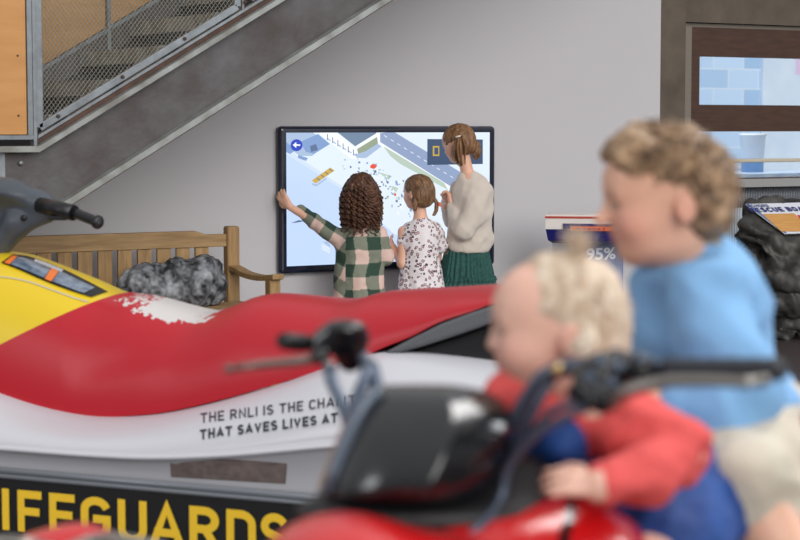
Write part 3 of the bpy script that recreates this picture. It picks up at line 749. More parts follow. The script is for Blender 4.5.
# silhouettes of saddle in local u,z from the centre plane / skirt plane
top_px = [(-330, 330), (-260, 290), (-200, 262), (-140, 249), (-60, 246), (-10, 249), (20, 252.5), (40, 259), (65, 268.5), (88, 278), (118, 291), (150, 296), (180, 304), (212, 311), (228, 308), (243, 303), (257, 297), (273, 293.5), (300, 295), (330, 298), (350, 299), (368, 296), (385, 291.5), (420, 289), (460, 287), (497, 285), (540, 284), (600, 288), (640, 300)]
low_px = [(-330, 335), (-240, 330), (-150, 340), (-60, 372), (0, 395), (50, 410), (100, 416.7), (135, 415.5), (169, 411.6), (220, 400), (270, 386), (320, 371), (362, 358), (380, 349), (410, 337), (440, 322), (470, 312), (497, 303), (560, 300), (640, 304)]
TOPV = CV; LOWV = .30
top = [(jl(J(x, y, TOPV))[0], jl(J(x, y, TOPV))[2]) for x, y in top_px]
low = [(jl(J(x, y, LOWV))[0], jl(J(x, y, LOWV))[2]) for x, y in low_px]
print('jet top', [(round(a, 2), round(b, 2)) for a, b in top][::4], 'low', [(round(a, 2), round(b, 2)) for a, b in low][::3])
def uu(px, py, off): return jl(J(px, py, off))[0]
uS0 = uu(-235, 380, LOWV); uS1 = uu(560, 300, CV)
# ---- saddle: near half and far half as one closed loft
def seat_ring(u, zt, zl, wt, wl, n=18):
    """cross-section from low edge near side over the top to the low edge far side"""
    P = []
    h = zt-zl
    for i in range(n+1):
        t = i/n
        # s: 0 at low edge, 1 at centre top. shape: steep flank then rounded top
        ang = t*PI/2
        v = wl-(wl-0.)*(1-math.cos(ang))*1.0; 
        z = zl+h*math.sin(ang)**.9
        P.append((v, z))
    near = [JP(u, CV-v, z) for v, z in P]; far_ = [JP(u, CV+v, z) for v, z in P[:-1]][::-1]
    return near+far_
def wl_at(u): return CV-LOWV
rings = []; N = 110
uB0 = uu(0, 346, .34); uB1 = uu(118, 291, CV)                        # yellow / red joint runs diagonally
NS = 18
def crease(u):        # soft crease line across the flank: returns bulge
    return 0
def seatpt(u, v, bulge=True):
    pass
cre = [(jl(J(x, y, .42))[0], jl(J(x, y, .42))[2]) for x, y in ((85, 379), (110, 375), (150, 362), (185, 345), (215, 327), (250, 305), (262, 298))]
for i in range(N+1):
    u = uS0+(uS1-uS0)*i/N; zt = smoothtab(top, u); zl = smoothtab(low, u); zl = min(zl, zt-.03); h = zt-zl
    R = []
    end = min(1, (uS1-u)/.12+.02, (u-uS0)/.25+.05)
    W_ = CV-LOWV
    zc = interp(cre, u) if cre[0][0] < u < cre[-1][0] else None
    for k in range(NS+1):
        t = k/NS; ang = t*PI/2
        v = W_*math.cos(ang)**.8*(.55+.45*end**.5); z = zl+h*math.sin(ang)**.95
        if zc is not None:
            # above the crease the saddle is pulled in a little (soft fold)
            f = 1/(1+math.exp(-(z-zc)/.012)); amt = .022*math.sin(PI*(u-cre[0][0])/(cre[-1][0]-cre[0][0]))**.5
            v -= amt*f*(1-t)
        R.append((v, z))
    rings.append([JP(u, CV-v, z) for v, z in R]+[JP(u, CV+v, z) for v, z in R[:-1]][::-1])
# split into yellow cowl and red saddle by the diagonal joint: colour decided per face
g = MB(); m_ = len(rings[0]); vs = [p for r in rings for p in r]
jA, jB = J(0, 346, .34), J(118, 291, .5)
def is_yellow(p):
    # joint plane through the two points, containing JV
    d = (jB-jA); d = Vector((d.dot(JU), 0, d.z)); q = p-jA
    return (q.dot(JU)*d.z - q.z*d.x) < 0
def build_split(want, name, m, grow=0.):
    g = MB(); fs = []
    for i in range(len(rings)-1):
        for k in range(m_-1):
            fs.append((i*m_+k, i*m_+k+1, (i+1)*m_+k+1, (i+1)*m_+k))
    bm = bmesh.new(); bv = [bm.verts.new(p) for p in vs]
    for f_ in fs: bm.faces.new([bv[i] for i in f_])
    d = (jB-jA); d = Vector((d.dot(JU), 0, d.z)).normalized(); pn_ = JU*(-d.z)+UP*d.x            # normal pointing to yellow/up-left
    geom = bm.verts[:]+bm.edges[:]+bm.faces[:]
    bmesh.ops.bisect_plane(bm, geom=geom, plane_co=jA+pn_*0., plane_no=pn_, clear_inner=want, clear_outer=not want)
    bm.normal_update()
    if grow:
        for v_ in bm.verts: v_.co += v_.normal*grow
    bm.verts.ensure_lookup_table(); bm.verts.index_update()
    g.add([v_.co.copy() for v_ in bm.verts], [[v_.index for v_ in f_.verts] for f_ in bm.faces], 0, True); bm.free()
    return g.build(name, m, jet)
# saddle paint with worn patch: position-driven material in local coordinates of the thing
def saddlemat():
    m = mat('saddle_vinyl', rgb(178, 20, 36), .36, bump=.04, bscale=26); nt = m.node_tree; b = nt.nodes['Principled BSDF']; L = nt.links.new
    tc = nt.nodes.new('ShaderNodeTexCoord'); sp = nt.nodes.new('ShaderNodeSeparateXYZ'); L(tc.outputs['Object'], sp.inputs[0])
    nz = nt.nodes.new('ShaderNodeTexNoise'); nz.inputs['Scale'].default_value = 26; nz.inputs['Detail'].default_value = 5; L(tc.outputs['Object'], nz.inputs['Vector'])
    def mth(op, a, b_=None, c=None):
        n = nt.nodes.new('ShaderNodeMath'); n.operation = op
        for i, x in enumerate((a, b_, c)):
            if x is None: continue
            if isinstance(x, (int, float)): n.inputs[i].default_value = x
            else: L(x, n.inputs[i])
        return n.outputs[0]
    return m, nt, b, L, sp, nz, mth
ms, nt, bs_, L, sp, nz, mth = saddlemat()
Mi = minv(jet)
def lo_(px, py, off): return Mi @ J(px, py, off)
c1 = lo_(162, 305, .47); c2 = lo_(208, 313, .50)
a_ = mth('SUBTRACT', sp.outputs[0], c1.x); b_ = mth('SUBTRACT', sp.outputs[2], c1.z)
# rotated ellipse distance (tear slopes down to the rear)
ca, sa = math.cos(-.17), math.sin(-.17)
r1 = mth('ADD', mth('MULTIPLY', a_, ca), mth('MULTIPLY', b_, sa)); r2 = mth('SUBTRACT', mth('MULTIPLY', b_, ca), mth('MULTIPLY', a_, sa))
e_ = mth('ADD', mth('POWER', mth('ABSOLUTE', mth('DIVIDE', r1, .22)), 2), mth('POWER', mth('ABSOLUTE', mth('DIVIDE', r2, .052)), 2))
e2_ = mth('ADD', e_, mth('MULTIPLY', mth('SUBTRACT', nz.outputs['Fac'], .5), 2.6))
left = mth('MULTIPLY', mth('MAXIMUM', mth('MULTIPLY', mth('ADD', r1, .05), -1), 0), 7.0)        # more flecks of red on the left
nz2 = nt.nodes.new('ShaderNodeTexNoise'); nz2.inputs['Scale'].default_value = 60; L(sp.inputs[0].links[0].from_socket, nz2.inputs['Vector'])
e3 = mth('ADD', e2_, mth('MULTIPLY', left, mth('MULTIPLY', mth('GREATER_THAN', nz2.outputs['Fac'], .5), 1.6)))
mask = mth('LESS_THAN', e3, .78)
mx = nt.nodes.new('ShaderNodeMix'); mx.data_type = 'RGBA'; L(mask, mx.inputs[0]); mx.inputs[6].default_value = rgb(178, 20, 36); mx.inputs[7].default_value = rgb(205, 200, 198)
L(mx.outputs[2], bs_.inputs['Base Color'])
build_split(False, 'saddle', ms)
# piped upper cowl (yellow)
cow = build_split(True, 'console_cowl', M['jyel'], .004)
# white line across the cowl
def on_cowl(px, py, off):  return J(px, py, off)-JV*0
from mathutils.bvhtree import BVHTree
def bvh_of(o):
    Mw = minv(o.parent).inverted() if o.parent else Matrix.Identity(4)
    return BVHTree.FromPolygons([Mw @ v.co for v in o.data.vertices], [p.vertices[:] for p in o.data.polygons])
bc = bvh_of(cow)
def hit(bv, px, py, lift=.003):
    r = ray(px, py); h_ = bv.ray_cast(CAM, r.normalized())
    return None if h_[0] is None else h_[0]-r.normalized()*lift
def ribbon(bv, pts, w, name, m, par, lift=.004):
    P = []
    for i in range(len(pts)-1):
        for t in range(8): P.append((pts[i][0]+(pts[i+1][0]-pts[i][0])*t/8, pts[i][1]+(pts[i+1][1]-pts[i][1])*t/8))
    P.append(pts[-1]); P = [hit(bv, *p, lift) for p in P]; P = [p for p in P if p is not None]
    g = MB(); g.tube(P, w, 6, flat=.35); return g.build(name, m, par)
def smoothpts(p, n=4):
    out = []
    for i in range(len(p)-1):
        for k in range(n):
            t = k/n; out.append((p[i][0]+(p[i+1][0]-p[i][0])*t, smoothtab(p, p[i][0]+(p[i+1][0]-p[i][0])*t)))
    return out+[p[-1]]
ribbon(bc, smoothpts([(-60, 276), (-20, 276), (8, 277.5), (30, 282), (50, 289), (75, 298), (89, 302)]), .0055, 'white_line', M['jwht'], cow, .001)
# glazed instrument strip on the cowl
def patch(bv, pts, name, m, par, lift, th=.004):
    top_ = [hit(bv, *p, lift+th) for p in pts]
    if any(p is None for p in top_): print('patch miss', name, [p for p, q in zip(pts, top_) if q is None]); return None
    bot_ = [hit(bv, *p, lift) for p in pts]; n = len(pts)
    g = MB(); g.add(top_+bot_, [tuple(range(n)), tuple(range(2*n-1, n-1, -1))]+[(i, (i+1) % n, n+(i+1) % n, n+i) for i in range(n)]); return g.build(name, m, par)
scr_m = mat('strip_window', rgb(70, 84, 104), .15, var=rgb(132, 146, 164), vscale=26, coat=.6)
def interp2(tab, t):
    n = len(tab)-1; q = min(int(t*n), n-1); u = t*n-q
    return (tab[q][0]+(tab[q+1][0]-tab[q][0])*u, tab[q][1]+(tab[q+1][1]-tab[q][1])*u)
stop_ = [(13, 254), (27, 255.5), (44, 261), (66, 270), (88, 281), (108, 291.5)]; sbot_ = [(1, 262.5), (18, 269), (36, 277), (54, 284.5), (72, 291), (91, 297)]
def strip_patch(u0, u1, v0, v1, lift, th, name, m, nu=14, nv=4):
    T, Bt = [], []
    for i in range(nu+1):
        for k in range(nv+1):
            a = interp2(stop_, u0+(u1-u0)*i/nu); b = interp2(sbot_, u0+(u1-u0)*i/nu); t = v0+(v1-v0)*k/nv
            p = (a[0]+(b[0]-a[0])*t, a[1]+(b[1]-a[1])*t); h1 = hit(bc, *p, lift+th); h0 = hit(bc, *p, lift)
            if h1 is None: print('strip miss', name, p); return
            T.append(h1); Bt.append(h0)
    g = MB(); w_ = nv+1; N_ = len(T); fs = []
    for i in range(nu):
        for k in range(nv): fs.append((i*w_+k, i*w_+k+1, (i+1)*w_+k+1, (i+1)*w_+k)); fs.append(tuple(N_+q for q in fs[-1])[::-1])
    rim = [i*w_ for i in range(nu+1)]+[nu*w_+k for k in range(1, w_)]+[i*w_+nv for i in range(nu-1, -1, -1)]+[k for k in range(nv-1, 0, -1)]
    for q in range(len(rim)): a, b = rim[q], rim[(q+1) % len(rim)]; fs.append((a, b, N_+b, N_+a))
    g.add(T+Bt, fs); return g.build(name, m, cow)
om = mat('strip_orange', rgb(232, 120, 50), .4)
strip_patch(0, 1, 0, 1, .001, .006, 'strip_surround', M['black'])
strip_patch(.09, .48, .18, .86, .0075, .003, 'strip_window', scr_m); strip_patch(.56, .90, .18, .86, .0075, .003, 'strip_window', scr_m)
strip_patch(.02, .085, .12, .9, .0075, .004, 'orange_band', om); strip_patch(.485, .555, .16, .9, .0075, .004, 'orange_band', om)
strip_patch(.30, .58, .03, .20, .011, .002, 'painted_glint', M['jwht'], nv=2)  # white sliver painting a glint on the glass
# ---- grey rubber pad and dark recess under rear saddle
def slabJ(pts, off, depth, name, m, par=jet, bev=.006):
    g = MB(); g.prism([J(x, y, off) for x, y in pts], JV*depth); return g.build(name, m, par, bevel=bev)
slabJ([(383, 353), (410, 339), (440, 324), (470, 313), (497, 304), (560, 301), (560, 318), (497, 321), (460, 334), (420, 347), (395, 353.5)], .285, .6, 'rubber_pad', M['jgry'], bev=.02)
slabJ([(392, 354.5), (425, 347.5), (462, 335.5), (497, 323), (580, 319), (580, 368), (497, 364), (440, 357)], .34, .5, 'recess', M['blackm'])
# ---- white hull
hl_top = [(-160, 338), (-60, 372), (0, 396), (50, 411), (101, 418), (169, 413), (270, 387), (362, 356), (400, 354), (440, 357), (480, 362), (540, 370), (620, 380)]
hl_cre = [(-160, 436), (0, 446), (80, 452), (150, 455), (230, 452), (319, 444), (420, 436), (520, 428), (620, 420)]
hl_bot = [(-160, 455), (0, 468), (150, 480), (300, 492), (400, 498), (500, 506), (620, 515)]
def tabz(tab, off): return [(jl(J(x, y, off))[0], jl(J(x, y, off))[2]) for x, y in tab]
Tt, Tc, Tb = tabz(hl_top, .27), tabz(hl_cre, .06), tabz(hl_bot, .10)
rings = []
u0, u1 = uu(-160, 400, .3), uu(600, 400, .3)
for i in range(61):
    u = u0+(u1-u0)*i/60; zt, zc, zb_ = smoothtab(Tt, u), smoothtab(Tc, u), smoothtab(Tb, u); zt = max(zt, zc+.03)
    prof = []
    for t in (0, .12, .3, .5, .7, .85, .95, 1):
        z = zt+(zc-zt)*t; v = .29-(.29-.075)*math.sin(t*PI/2)**.9
        prof.append((v, z))
    prof += [(.068, zc-.004), (.062, zc-.012), (.07, zc-.02), (.085, zc-.026), (.10, zb_+.01), (.11, zb_-.05), (.25, .13), (CV, .05)]
    near = [JP(u, v, z) for v, z in prof]; far_ = [JP(u, 2*CV-v, z) for v, z in prof[:-1]][::-1]
    rings.append(near+far_)
g = MB(); g.loft(rings); hullo = g.build('hull', M['jwht'], jet)
bh = bvh_of(hullo)
# lettering on hull: project text outline onto hull surface
def hull_text(t, p0, p1, hpx, sw, name, m):
    V_, F_, W_ = stroke_word(t, sw)
    g = MB(); out = []
    for v_ in V_:
        s_ = v_.x/W_; px = p0[0]+(p1[0]-p0[0])*s_; py = p0[1]+(p1[1]-p0[1])*s_ - v_.y*hpx
        q = hit(bh, px, py, .004+.0006*v_.z); out.append(q if q is not None else J(px, py, .1))
    g.add(out, F_); return g.build(name, m, hullo)
lm = mat('hull_lettering', rgb(40, 42, 54), .4)
hull_text('THE RNLI IS THE CHARITY', (200.5, 423), (364, 403), 9.8, .16, 'lettering', lm)
hull_text('THAT SAVES LIVES AT SEA', (200, 439.5), (366, 419), 10, .22, 'lettering', lm)
# worn grey-brown sticker
pat = [(170, 463), (176, 464), (182, 462.5), (210, 460), (222, 459), (250, 460.5), (287, 463.5), (285.5, 484), (171, 477)]
P_ = [hit(bh, *p, .003) for p in pat]; Q_ = [hit(bh, *p, .001) for p in pat]
if all(P_): 
    n = len(pat); g = MB(); g.add(P_+Q_, [tuple(range(n)), tuple(range(2*n-1, n-1, -1))]+[(i, (i+1) % n, n+(i+1) % n, n+i) for i in range(n)])
    g.build('worn_sticker', mat('sticker_brown', rgb(122, 108, 104), .6, var=rgb(96, 84, 80), vscale=30), hullo)
# ---- steering column pod and handlebar
def JD(px, py, off): return J(px, py, off)
s = Sculpt(); hv = CV-.02
def jp(px, py, dv=0.): return JD(px, py, hv+dv)
s.chain([jp(-36, 290), jp(-34, 262), jp(-30, 235), jp(-10, 205), jp(5, 196)], [.12, .10, .09, .075, .055], .03)
s.chain([jp(-60, 200), jp(-25, 188), jp(12, 195), jp(40, 203), jp(52, 209)], [.04, .045, .05, .043, .036], .03)
s.chain([jp(-5, 250), jp(18, 222), jp(46, 216)], [.05, .05, .028], .03)
s.ell(jp(8, 190), (.13, .09, .035), (JU*.97-UP*.22, JV, JU*.22+UP*.97), .03)
pod = sculpt_obj('steering_pod', s, .008, M['jpod'], jet)
g = MB(); g.tube([jp(40, 205, -.03), jp(58, 209, -.05), jp(74, 213, -.06)], .030, 14); g.build('grip_collar', M['black'], pod)
g = MB(); g.tube([jp(70, 212, -.05), jp(80, 215, -.065), jp(95, 221, -.08), jp(99, 222.5, -.085)], [.022, .0195, .0195, .019], 16)
g.lathe([(.0, -.004), (.022, -.004), (.026, .004), (.026, .014), (.020, .022), (0, .024)], 16, jp(96, 221.5, -.08), (jp(99, 222.5, -.085)-jp(90, 219, -.07)))
g.build('handle_grip', M['black'], pod)
g = MB(); g.rbox(jp(58, 218, -.06), (.07, .03, .016), .004, Matrix.Rotation(jrot, 3, 'Z')); g.build('start_switch', M['black'], pod)
g = MB(); g.tube([jp(-70, 215, .3), jp(-50, 206, .2), jp(-30, 200, .05)], .02, 10); g.build('handle_grip', M['black'], pod)
for q in ((24, 218), (51, 208.5)):
    g = MB(); g.lathe([(.012, 0), (.012, .006), (.005, .008)], 10, jp(q[0], q[1], -.045), -JV); g.build('bolt', M['black'], pod)
# ================================================================ black plinth with lettering
pl_ = thing('lettered_plinth', 'long black plinth with yellow lifeguards lettering and a grey metal rim under the water scooter', 'plinth', JP(.5, 0, 0), jrot)
g = MB(); zt0 = J(0, 474.5, 0).z; print('plinth top', zt0)
ua, ub = -1.6, 2.3
ax_ = Matrix.Rotation(jrot, 3, 'Z')
g.rbox(JP((ua+ub)/2, .035, zt0/2), (ub-ua, .07, zt0-.002), .003, ax_); g.rbox(JP((ua+ub)/2, 2*CV-.035, zt0/2), (ub-ua, .07, zt0-.002), .003, ax_)
g.rbox(JP(ub-.035, CV, zt0/2), (.07, 2*CV-.142, zt0-.004), .003, ax_); g.rbox(JP(ua+.035, CV, zt0/2), (.07, 2*CV-.142, zt0-.004), .003, ax_)
g.build('side_boards', M['blackm'], pl_)
g = MB(); g.tube([JP(ua, .03, zt0+.008), JP(ub, .03, zt0+.008)], .013, 12); g.rbox(JP((ua+ub)/2, .015, zt0-.006), (ub-ua, .04, .012), .003, ax_)
g.build('metal_rim', mat('rim_grey', rgb(120, 124, 130), .3, .4), pl_)
ym = mat('plinth_yellow', rgb(240, 196, 46), .5)
def JT(px, py): return J(px, py, -.0025)
base = JT(-15, 531); e0 = JT(2.5, 531)
zcap = JT(22, 490).z; zbase = JT(22, 531.5).z
hcap = zcap-zbase
for ch, x0_, x1_ in (('L', -22, -4), ('I', 2.5, 9.5), ('F', 18, 42), ('E', 49.5, 75), ('G', 81, 111), ('U', 118, 147), ('A', 150, 184), ('R', 189.5, 220), ('D', 226.5, 256), ('S', 261, 289)):
    ua_ = jl(JT(x0_, 520))[0]; ub_ = jl(JT(x1_, 520))[0]
    V_, F_, W_ = stroke_word(ch, .19); x_0 = min(v_.x for v_ in V_); x_1 = max(v_.x for v_ in V_)
    g = MB(); g.add([JP(ua_+(ub_-ua_)*(v_.x-x_0)/(x_1-x_0), -.003-.0006*v_.z, zbase+hcap*v_.y) for v_ in V_], F_)
    g.build('letter', ym, pl_)
# ================================================================ people: shared head and hair
def frame(fwd, up=UP):
    f = Vector(fwd).normalized(); r = f.cross(Vector(up)).normalized(); u = r.cross(f); return r, f, u
def HP(c, fr, H, x, y, z):      # head coordinates (right, forward, up) in head heights
    return Vector(c)+(fr[0]*x+fr[1]*y+fr[2]*z)*H
def head(S, c, fr, H, baby=False, nose=1., tip=0.):
    P = lambda x, y, z: HP(c, fr, H, x, y, z); E = lambda p, r, k=.04, op='u': S.ell(P(*p), tuple(q*H for q in r), fr, k*H, op)
    E((0, -.05, .11), (.355, .44, .385), .01)                               # cranium
    E((0, .10, -.10), (.29, .29, .37), .12)                                 # face mass
    E((0, .13, .16), (.28, .27, .24), .10)                                  # forehead
    ck = .155 if baby else .125
    for s in (-1, 1):
        E((.155*s, .20, -.17), (ck, ck*1.05, ck), .10)                      # cheeks
        E((.12*s, .34, .055), (.10, .05, .028), .05)                        # brow
        E((.135*s, .42, -.005), (.075, .055, .045), .05, 's')               # socket
        E((.135*s, .335, -.008), (.055, .048, .042), .02)                   # closed-in eyelid / ball
        E((.375*s, -.10, -.07), (.036, .082, .125), .03)                     # ear
        E((.425*s, -.08, -.06), (.030, .045, .075), .015, 's')
    E((0, .235, -.385), (.11, .10, .08), .10)                               # chin
    E((0, .12, -.33), (.22, .19, .12), .10)                                 # jaw
    n0, n1 = P(0, .355, .02), P(0, .435*(1 if not baby else .97)+tip, -.115-tip*.2)
    S.cone(n0, n1, .030*H, .046*H*nose, .06*H)
    for s in (-1, 1): S.cone(P(.035*s, .40, -.125), P(.05*s, .375, -.13), .026*H, .024*H, .03*H)
    E((0, .37, -.215), (.085, .045, .024), .025); E((0, .36, -.262), (.07, .045, .026), .025)   # lips
    E((0, .42, -.2385), (.09, .06, .006), .012, 's')
def skin_color(base, c, fr, H):
    c = np.array(c); B_ = np.array([list(fr[0]), list(fr[1]), list(fr[2])])
    b = np.array(base[:3])
    def f(V):
        q = ((V-c)@B_.T)/H; out = np.tile(b, (len(V), 1))
        def blend(mask, col): 
            nonlocal out; out = out*(1-mask[:, None])+np.array(lin(col))*mask[:, None]
        lip = np.exp(-((q[:, 0]/.085)**2+((q[:, 1]-.38)/.08)**2+((q[:, 2]+.238)/.045)**2)**2); blend(lip*.75, (.78, .42, .40))
        for s in (-1, 1):
            ch = np.exp(-(((q[:, 0]-.2*s)/.14)**2+((q[:, 1]-.28)/.16)**2+((q[:, 2]+.16)/.12)**2)); blend(ch*.45, (.88, .56, .52))
            er = np.exp(-(((q[:, 0]-.39*s)/.06)**2+((q[:, 1]+.10)/.11)**2+((q[:, 2]+.07)/.14)**2)**2); blend(er*.3, (.84, .54, .48))
            bw = np.exp(-(((q[:, 0]-.13*s)/.09)**2+((q[:, 1]-.37)/.07)**2+((q[:, 2]-.075)/.018)**2)**2); blend(bw*.55, (.50, .37, .28))
            ly = np.exp(-(((q[:, 0]-.135*s)/.075)**2+((q[:, 1]-.36)/.06)**2+((q[:, 2]+.008)/.020)**2)**2); blend(ly*1., (.20, .13, .10))
        return out
    return f
def eyes(c, fr, H, par):
    for s in (-1, 1):
        g = MB(); p = HP(c, fr, H, .135*s, .345, -.006); r = .038*H
        g.lathe([(r*math.sin(a), -r*math.cos(a)) for a in [PI*k/10 for k in range(11)]], 16, p, fr[1])
        e = g.build('eye', [M['eye']], par)
        g = MB(); g.lathe([(0, r*.985), (r*.42, r*.93), (r*.42, r*.90)], 12, p, fr[1]); g.build('iris', [M['iris']], e)
M['eye'] = mat('eye_white', rgb(228, 222, 218), .2); M['iris'] = mat('iris_brown', rgb(58, 42, 34), .2)
def hairmat(name, c1, c2, stretch=(1, 1, 1), sc=60, rough=.5): return mat(name, rgb(*c1), rough, var=rgb(*c2), vscale=sc, stretch=stretch, bump=.5, bscale=sc*1.6, spec=.35, detail=6)
def locks(n, start, flow, length, r, seg=6, steps=8, curl=0., curl_n=2., rnd=None, spread=.0, flat=.5):
    """many tapering locks in one mesh: start(i)->point,normal ; flow(p,normal)->direction"""
    g = MB(); rnd = rnd or random
    for i in range(n):
        p, nrm = start(i); L_ = length*rnd.uniform(.7, 1.25); pts = []; rr = []; d = None; ph = rnd.uniform(0, 2*PI); q = Vector(p)
        off = Vector((rnd.uniform(-1, 1), rnd.uniform(-1, 1), rnd.uniform(-1, 1)))*spread
        for k in range(steps+1):
            t = k/steps; dd = (flow(q, nrm)+off).normalized()
            if k: q = q + dd*(L_/steps)
            s1 = dd.cross(UP if abs(dd.z) < .95 else Vector((1, 0, 0))).normalized(); s2 = dd.cross(s1)
            a = ph+t*2*PI*curl_n; pts.append(q + (s1*math.cos(a)+s2*math.sin(a))*curl*(.25+.75*min(1, t*2)))
            rr.append(r*(1-.8*t**2)*(.6+.4*min(1, t*6)))
        g.tube(pts, rr, seg, flat=flat)
    return g
def limb_wrinkle(amp, sc, seed):
    return lambda V: amp*(vnoise(V*sc, seed)+.5*vnoise(V*sc*2.1, seed+1))
def hand(S, wrist, dirv, palm_n, L, curl=.5, spread=.25, thumb_side=1, r=1.):
    """five fingers: dirv wrist->fingers, palm_n = direction the palm faces, L = hand length"""
    d = Vector(dirv).normalized(); n = Vector(palm_n); n = (n-d*n.dot(d)).normalized(); s = d.cross(n)*thumb_side
    w = Vector(wrist); k = .05*L
    S.cone(w, w+d*.25*L, .13*L*r, .14*L*r, k)
    for q in (-.18, -.06, .06, .18): S.cone(w+d*.12*L+s*q*.6*L, w+d*.46*L+s*q*L, .105*L*r, .09*L*r, k)
    for i, (q, ln) in enumerate(((.20, .43), (.07, .50), (-.07, .47), (-.19, .36))):
        base = w+d*.46*L+s*q*L; dr = (d+s*q*spread*2).normalized(); a = 0; pts = [base]; cur = base
        for j, f in enumerate((.42, .32, .26)):
            a += curl*(.6+.35*j); dd = dr*math.cos(a)+n*math.sin(a); cur = cur+dd*ln*L*f; pts.append(cur)
        S.chain(pts, [.075*L*r, .066*L*r, .058*L*r, .046*L*r], .018*L)
    tb = w+d*.14*L+s*.17*L; t1 = tb+(d*.55+s*.8+n*.25).normalized()*.20*L; t2 = t1+(d*.8+s*.35+n*(.2+curl*.5)).normalized()*.17*L; t3 = t2+(d*.9+n*(.2+curl*.7)).normalized()*.13*L
    S.chain([tb, t1, t2, t3], [.10*L*r, .085*L*r, .07*L*r, .055*L*r], .03*L)
SKIN = rgb(226, 176, 150)
def skinm(name, c): return mat(name, c, .45, vcol=True, sss=.08, spec=.4)
M['skin'] = skinm('skin', SKIN)
M['shoe'] = mat('trainer', rgb(225, 225, 228), .6); M['legging'] = mat('legging', rgb(46, 50, 66), .8)
def legs(S, hipL, hipR, toe, Hh, feet_mb=None, r=1.):
    out = []
    for hp in (hipL, hipR):
        kn = Vector((hp.x, hp.y, hp.z*.53))+toe*.015; an = Vector((hp.x, hp.y, .075))
        S.chain([hp, kn, an], [.068*r, .045*r, .030*r], .02)
        S.cone(an-UP*.02, an+toe*.12-UP*.045, .03*r, .024*r, .02); out.append((an, toe))
    return out
def shoes(ft, par):
    for an, toe in ft:
        s = Sculpt(); b = Vector((an.x, an.y, .034)); s.cone(b-toe*.03, b+toe*.14, .036, .034, .02); s.cone(b, b+UP*.03, .036, .034, .02)
        s.plane((0, 0, .002), (0, 0, -1), .002); sculpt_obj('shoe', s, .009, M['shoe'], par)
def cam(x, d): return (R2*x+F2*d).normalized()
# ---------------------------------------------------------------- girl in the checked shirt, back to the camera, left arm out to the screen edge
dA = wallD(362)-.50
P_ = lambda px, py, dd=0.: K(px, py, dA+dd)
hc = P_(361.5, 191.5); H = .205
wd_ = wallD(282, YT)-dA
frA = frame(cam(.15, 1), UP)
ga = thing('person', 'child with long curly brown hair in green checked shirt touching the screen edge', 'person', (hc.x, hc.y, 0))
s = Sculpt(); head(s, hc, frA, H)
nk = P_(361.5, 222, .01); ch = P_(362, 243, 0); wa = P_(360, 272, 0); pe = P_(359, 290, 0)
s.cone(P_(361.5, 203, -.01), nk, .042, .042, .02); s.cone(nk, ch, .05, .09, .05)
s.ell(P_(362, 243), (.13, .075, .10), (R2, F2, UP), .05); s.cone(ch, pe, .085, .09, .05)
shL = P_(339, 236); elL = P_(314, 221, wd_*.4)
wrL = P_(290, 207, wd_-.075); 
s.chain([shL, elL, wrL], [.036, .029, .021], .03)
hand(s, wrL, P_(282, 197, wd_-.06)-wrL, cam(.7, .8), .135, .30, .5, 1)
shR = P_(380, 237); elR = P_(386, 258, .05); wrR = P_(388, 248, .16)
s.chain([shR, elR, wrR], [.036, .028, .021], .03); hand(s, wrR, cam(.1, 1)+UP*.3, cam(-1, .2), .12, .5, .3, -1)
toeA = cam(0.0, 1)
hipz = .54; ft = legs(s, Vector((pe.x, pe.y, 0))+R2*-.045+UP*hipz, Vector((pe.x, pe.y, 0))+R2*.045+UP*hipz, toeA, 1)
s.cone(pe, Vector((pe.x, pe.y, hipz)), .09, .09, .04)
sculpt_obj('body', s, .008, M['skin'], ga, color=skin_color(SKIN, hc, frA, H))
shoes(ft, ga); eyes(hc, frA, H, ga)
# shirt
def checkmat():
    m = mat('checked_cotton', (1, 1, 1, 1), .9, bump=.15, bscale=300); nt = m.node_tree; b = nt.nodes['Principled BSDF']; L = nt.links.new
    at = nt.nodes.new('ShaderNodeAttribute'); at.attribute_name = 'Col'; L(at.outputs['Color'], b.inputs['Base Color']); return m
def checks(o3, period, sleeves=None):
    ox, oz = o3.dot(R2), o3.z
    cA, cB, cC = [np.array(rgb(*c)[:3]) for c in ((222, 190, 178), (128, 132, 116), (46, 70, 58))]
    def f(V):
        a = V@np.array(R2)-ox; z = V[:, 2]-oz; 
        if sleeves:
            a0, a1, lim = sleeves; ax = np.array((a1-a0).normalized()); m_ = (V-np.array(a0))@ax; side = (V-np.array(a0))@np.array(R2)
            us = side < lim; perp = np.array(Vector(ax).cross(F2).normalized()); a = np.where(us, m_, a); z = np.where(us, (V-np.array(a0))@perp, z)
        a = a+.012*vnoise(V*9, 5); z = z+.010*vnoise(V*8, 6)
        i = (np.floor(a/period) % 2).astype(int); j = (np.floor(z/period) % 2).astype(int); k = i+j
        out = np.where((k == 0)[:, None], cA, np.where((k == 1)[:, None], cB, cC))
        return out
    return f
s = Sculpt()
s.ell(P_(362, 240), (.135, .088, .085), (R2, F2, UP), .06)
s.chain([P_(361, 229), P_(360, 250), P_(359, 275), P_(359, 306)], [.075, .112, .108, .118], .05)
s.cone(P_(347, 250), P_(344, 306), .06, .072, .05); s.cone(P_(371, 250), P_(374, 306), .06, .07, .05)
s.cone(P_(348, 235), P_(378, 235), .055, .055, .04)
s.chain([P_(340, 239), P_(324, 229, wd_*.2), elL, P_(300, 210.5, wd_*.7)], [.058, .048, .042, .034], .02)
s.chain([P_(379, 239), P_(386, 257, .04), P_(386, 254, .1)], [.055, .046, .040], .02)
s.cone(P_(351, 226), P_(372, 226), .032, .032, .02)          # collar roll
s.plane(P_(363, 306), (0, 0, -1), .01)
wr = lambda V: .006*vnoise(V*np.array([14, 14, 9]), 3)+.004*vnoise(V*30, 4)
